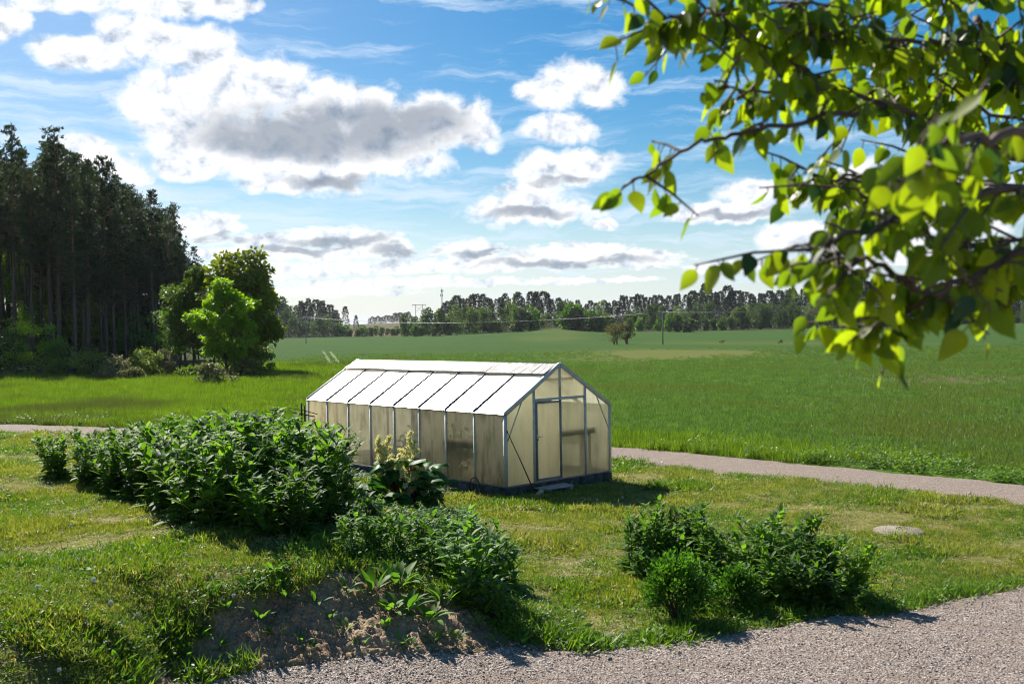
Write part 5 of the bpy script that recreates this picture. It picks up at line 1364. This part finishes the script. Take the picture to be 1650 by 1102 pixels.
def stones():
    src = [stone_mesh(k) for k in range(4)]
    X, Y = sample(120000, 6.5, 18, .60, 1.6); k = (Y < yb(X) + np.abs(rng.normal(size=len(X))) * .06) & (X > -5); X, Y = X[k], Y[k]; N = len(X)
    Z = T0(X, Y) + .02 + (fbm(X * 1.2, Y * 1.2, 3, 61) - .5) * .05
    s = .005 + .009 * rng.uniform(size=N) ** 3
    scatter('yard_pebbles', np.c_[X, Y, Z + s * .2], rng.uniform(0, 6.3, (N, 3)) * np.array([.1, .1, 1]), s * 1.15, rng.integers(0, 4, N), src, label='loose pebbles spread over the gravel yard', cat='pebbles')
    X, Y = sample(26000, 9, 15, .5, 1.0); b = bare_amount(X, Y); k = (b > .4); X, Y = X[k], Y[k]; N = len(X)
    def cz(X, Y): return T(X, Y) + bare_amount(X, Y) * soil_relief(X, Y)
    cl = [stone_mesh(9)]; 
    m = plain('soil_clod', (.28, .19, .125), .95, 0, 5, .35, .5); cl[0].materials[0] = m
    s = .006 + .035 * rng.uniform(size=N) ** 5
    scatter('soil_clods', np.c_[X, Y, cz(X, Y)], rng.uniform(0, 6.3, (N, 3)), s, np.zeros(N), cl, label='crumbling clods of brown soil on the bank', cat='soil')
stones()

def dandelions():
    mw = plain('white_seed_fluff', (.72, .72, .70), .9); my = plain('yellow_petals', (.75, .50, .02), .7); 
    def seed():
        s = MB(); s.tube([(0, 0, 0), (.008, 0, .06), (.012, .004, .12)], .0025, 5); b = MB(); n = 90; v = rsph(n)
        b.leaves(np.array([.012, .004, .125]) + v * .004, v, rsph(n), .032, .010)
        return [('stem', s.mesh('stem', M_STEM)), ('seed_head', b.mesh('seed_head', mw))]
    def yel():
        s = MB(); s.tube([(0, 0, 0), (.006, 0, .04), (.010, .004, .08)], .0025, 5); b = MB(); n = 40; v = rsph(n) * np.array([1, 1, .25]) + np.array([0, 0, .35])
        b.leaves(np.repeat([[.010, .004, .08]], n, 0), v, np.repeat([[0, 0, 1.0]], n, 0) + rsph(n) * .3, .024, .007)
        return [('stem', s.mesh('stem', M_STEM)), ('petals', b.mesh('petals', my))]
    S, Yl = seed(), yel()
    for a, b in [(45, 842), (78, 784), (140, 824), (123, 915), (138, 913), (209, 889), (266, 871), (113, 876), (148, 949), (222, 1003), (358, 976), (375, 972), (100, 1093), (112, 857), (60, 960), (170, 985), (300, 905), (35, 890),
                 (1005, 808), (970, 846), (1232, 802), (1000, 1037), (975, 1043), (1118, 1030), (965, 970), (1296, 845), (960, 812), (1060, 1020)]:
        p = drop(a, b); place(S, 'dandelion', tuple(p), 'white dandelion seed head standing in the lawn', 'dandelion', 'dandelion seed heads', rng.uniform(0, 6), rng.uniform(.55, .85), tuple(rng.normal(size=2) * .2))
    for a, b in [(80, 985), (105, 985), (16, 1078), (60, 1066), (102, 1068), (235, 1085), (195, 1032), (27, 914), (50, 935), (765, 806), (772, 809), (762, 811), (340, 925), (290, 950), (130, 1015), (250, 965), (70, 1020), (30, 1040), (155, 1050)]:
        p = drop(a, b); place(Yl, 'dandelion', tuple(p), 'yellow dandelion flower standing in the lawn', 'dandelion', 'yellow dandelions', rng.uniform(0, 6), rng.uniform(.9, 1.3), tuple(rng.normal(size=2) * .2))
dandelions()

# ------------------------------------------------------------------ the near tree whose branches hang into the view at right
def near_leaf_mat(name, c, tr, tf):
    m, g = new_mat(name)
    n = g.noise(g.pos(), 70, 5, .65); n2 = g.noise(g.pos(), 14, 3)
    cc = g.ramp(g.math('ADD', g.math('MULTIPLY', n, .4), g.math('MULTIPLY', n2, .6)), [(.3, tuple(x * .75 for x in c)), (.7, tuple(x * 1.25 for x in c))])
    s = principled(g, cc, .38, spec=.45)
    t = g.n('ShaderNodeBsdfTranslucent'); g.put(t.inputs[0], g.mix(1.0, cc, (*tr, 1), 'MULTIPLY'))
    g.nt.links.new(mixsh(g, tf, s, t.outputs[0]), g.out.inputs[0]); return m
M_N = [near_leaf_mat('near_leaves_yellow', (.165, .215, .014), (2.3, 2.35, .5), .62), near_leaf_mat('near_leaves_green', (.10, .155, .013), (2.3, 2.4, .5), .56), near_leaf_mat('near_leaves_dark', (.030, .062, .012), (1.8, 2.2, .7), .30)]
M_NB = plain('near_branch_bark', (.10, .065, .055), .7, 0, 20, .4, .3)
def leaf_shape(b, p, d, nrm, L, m):
    d = d / np.linalg.norm(d); s = np.cross(d, nrm); s /= np.linalg.norm(s) + 1e-9; u = np.cross(s, d)
    t = np.array([0, .07, .20, .36, .54, .72, .87, 1.0]); w = np.array([.02, .50, .86, .98, .84, .55, .24, .0]) * L * .315
    bend = rng.uniform(-.25, .45); fold = rng.uniform(.05, .45); tw = rng.normal() * .25
    mid = p + d * (t * L)[:, None] - u * (bend * L * .5 * t ** 2)[:, None]
    side = s + u * 0
    lf = mid + side * w[:, None] + u * (w * fold + tw * t * w)[:, None]; rt = mid - side * w[:, None] + u * (w * fold - tw * t * w)[:, None]
    V = np.stack([lf, mid, rt], 1).reshape(-1, 3); Q = []
    for i in range(len(t) - 1): Q += [(3 * i, 3 * i + 1, 3 * i + 4, 3 * i + 3), (3 * i + 1, 3 * i + 2, 3 * i + 5, 3 * i + 4)]
    b.add(V, Q, m=m)
def near_tree():
    base = np.array([3.1, 2.1, gz(3.1, 2.1)])
    o = thing('leafy_tree', tuple(base), 'near tree whose yellow-green backlit branches hang blurred into the view at right', 'tree')
    tr = MB(); top = np.array([2.7, 2.0, 6.2]) - base
    tr.tube([(0, 0, -.2), top * .33 + (.05, .04, 0), top * .66 - (.06, 0, 0), top], [.17, .15, .12, .08], 12)
    tr.build('trunk', M_NB, o, True)
    lf = MB(); nleaf = 0
    def hang(p, L, droop=1.0):
        nonlocal nleaf
        a = rng.uniform(0, 6.3); d = np.array([math.cos(a) * .55 - .12, math.sin(a) * .5, -rng.uniform(.35, 1.2) * droop])
        n = np.array([math.cos(a + 1.57) + rng.normal() * .5, math.sin(a + 1.57) + rng.normal() * .5, rng.uniform(.0, 1.0)])
        dd = d / np.linalg.norm(d)
        st = p + dd * L * .28 + rng.normal(size=3) * .004
        pet.append((p, st))
        r = rng.uniform(); leaf_shape(lf, st, dd, n, L, 0 if r < .50 else (1 if r < .93 else 2)); nleaf += 1
    pet = []
    twn = []
    # main branches: photo points with their distance from the camera
    MAIN = [([(1700, 275, 1.75), (1650, 258, 1.72), (1531, 213, 1.66), (1432, 174, 1.6), (1345, 140, 1.56), (1270, 100, 1.52), (1205, 60, 1.5)], .006),
            ([(1432, 174, 1.6), (1340, 185, 1.5), (1252, 203, 1.45), (1190, 217, 1.42), (1124, 229, 1.4), (1060, 272, 1.38), (1010, 298, 1.36)], .0045),
            ([(1700, 140, 1.8), (1620, 139, 1.8), (1540, 137, 1.78), (1470, 138, 1.75), (1400, 150, 1.7)], .006),
            ([(1700, -30, 1.7), (1600, -20, 1.65), (1480, -8, 1.6), (1350, 2, 1.55), (1230, 12, 1.5), (1140, 16, 1.46), (1090, 28, 1.43), (1052, 34, 1.42)], .0035),
            ([(1572, 29, 1.65), (1605, 70, 1.64), (1630, 120, 1.62), (1660, 170, 1.6)], .006),
            ([(1700, 310, 1.25), (1600, 305, 1.2), (1510, 325, 1.18), (1450, 350, 1.2), (1392, 362, 1.24), (1335, 392, 1.26), (1305, 405, 1.26)], .006),
            ([(1720, 375, 1.25), (1650, 400, 1.22), (1566, 448, 1.20), (1496, 475, 1.22), (1432, 515, 1.24), (1398, 545, 1.25)], .006),
            ([(1500, 475, 1.22), (1440, 440, 1.2), (1380, 415, 1.2), (1330, 412, 1.22), (1302, 425, 1.22)], .0045),
            ([(1700, 215, 1.15), (1600, 220, 1.08), (1530, 230, 1.02), (1480, 255, 1.0), (1445, 290, 1.0)], .006),
            ([(1345, 140, 1.56), (1280, 150, 1.5), (1200, 150, 1.48), (1150, 130, 1.46)], .0035),
            ([(1531, 213, 1.66), (1480, 260, 1.6), (1400, 285, 1.55), (1330, 290, 1.5), (1280, 265, 1.5)], .004),
            ([(1700, 90, 1.7), (1600, 80, 1.66), (1500, 70, 1.62), (1400, 60, 1.58), (1290, 50, 1.55), (1200, 35, 1.5)], .005),
            ([(1700, 200, 1.75), (1600, 185, 1.7), (1500, 120, 1.66), (1440, 90, 1.62)], .004),
            ([(1700, 300, 1.5), (1600, 290, 1.45), (1500, 300, 1.42), (1420, 320, 1.4), (1350, 300, 1.4)], .004),
            ([(1700, 380, 1.4), (1640, 390, 1.4), (1560, 400, 1.36), (1480, 430, 1.34)], .004),
            ([(1700, 420, 1.35), (1640, 445, 1.35), (1600, 470, 1.35), (1560, 462, 1.35)], .005)]
    DENS = [36, 11, 26, 58, 20, 19, 24, 13, 11, 16, 26, 48, 22, 20, 17, 16]
    for (pts, r), nd in zip(MAIN, DENS):
        P = np.array([at(a, b, Y) for a, b, Y in pts]) - base
        s = np.linspace(0, len(P) - 1, len(P) * 4); Q = np.stack([np.interp(s, np.arange(len(P)), P[:, j]) for j in range(3)], -1)
        Q[1:-1] += rng.normal(size=(len(Q) - 2, 3)) * .003
        bb = MB(); bb.tube(Q, np.linspace(r, r * .4, len(Q)), 7); bb.build('branch', M_NB, o, True)
        if pts[0][0] >= 1700:                          # runs back to the trunk outside the picture
            z = P[0][2] + .25; t0 = np.array([np.interp(z, [0, top[2]], [0, top[0]]), np.interp(z, [0, top[2]], [0, top[1]]), z])
            bb = MB(); m_ = (t0 + P[0]) / 2 + (0, 0, .08); bb.tube([t0, m_, P[0]], [r * 2.6, r * 1.8, r], 8); bb.build('branch', M_NB, o, True)
        # leaf bearing twigs
        for k in range(nd):
            u = (k + rng.uniform(0, 1)) / nd; u = .06 + .94 * u
            p = np.array([np.interp(u * (len(Q) - 1), np.arange(len(Q)), Q[:, j]) for j in range(3)])
            if u > .97 or rng.uniform() < .25:
                for _ in range(3): hang(p, rng.uniform(.029, .045))
                continue
            a = rng.uniform(0, 6.3); L = rng.uniform(.04, .15) * (1.0 if nd > 16 else .7)
            d = unit(np.array([math.cos(a) * .7 - .25, math.sin(a) * .6, rng.uniform(-.5, .6)]))
            e = p + d * L + np.array([0, 0, -.12 * L]); m_ = (p + e) / 2 + np.array([0, 0, .04 * L])
            twn.append((p, m_, e))
            nl = int(3 + L * 34)
            for j in range(nl):
                v = (j + .6) / nl; q = p + (m_ - p) * min(1, 2 * v) + (e - m_) * max(0, 2 * v - 1)
                hang(q, rng.uniform(.024, .047))
    tw = MB()
    for p, m_, e in twn: tw.tube([p, m_, e], [.0026, .002, .0012], 5, cap=False)
    for p, q in pet: tw.tube([p, (p + q) / 2 + (0, 0, .003), q], [.0010, .0009, .0009], 4, cap=False)
    tw.build('twigs', M_NB, o); lf.build('foliage', M_N, o, True)
near_tree()

# ------------------------------------------------------------------ the air
def haze():
    m = bpy.data.materials.new('hazy_air'); m.use_nodes = True; nt = m.node_tree; nt.nodes.clear()
    o = nt.nodes.new('ShaderNodeOutputMaterial'); v = nt.nodes.new('ShaderNodeVolumePrincipled')
    v.inputs['Color'].default_value = (.80, .87, .95, 1); v.inputs['Density'].default_value = HAZE; v.inputs['Anisotropy'].default_value = .35
    nt.links.new(v.outputs[0], o.inputs['Volume'])
    tag(MB().box((-3900, -1500, -8), (3900, 4400, 72)).build('haze', m), 'thin summer haze over the field', kind='stuff')
HAZE = .00005
haze()
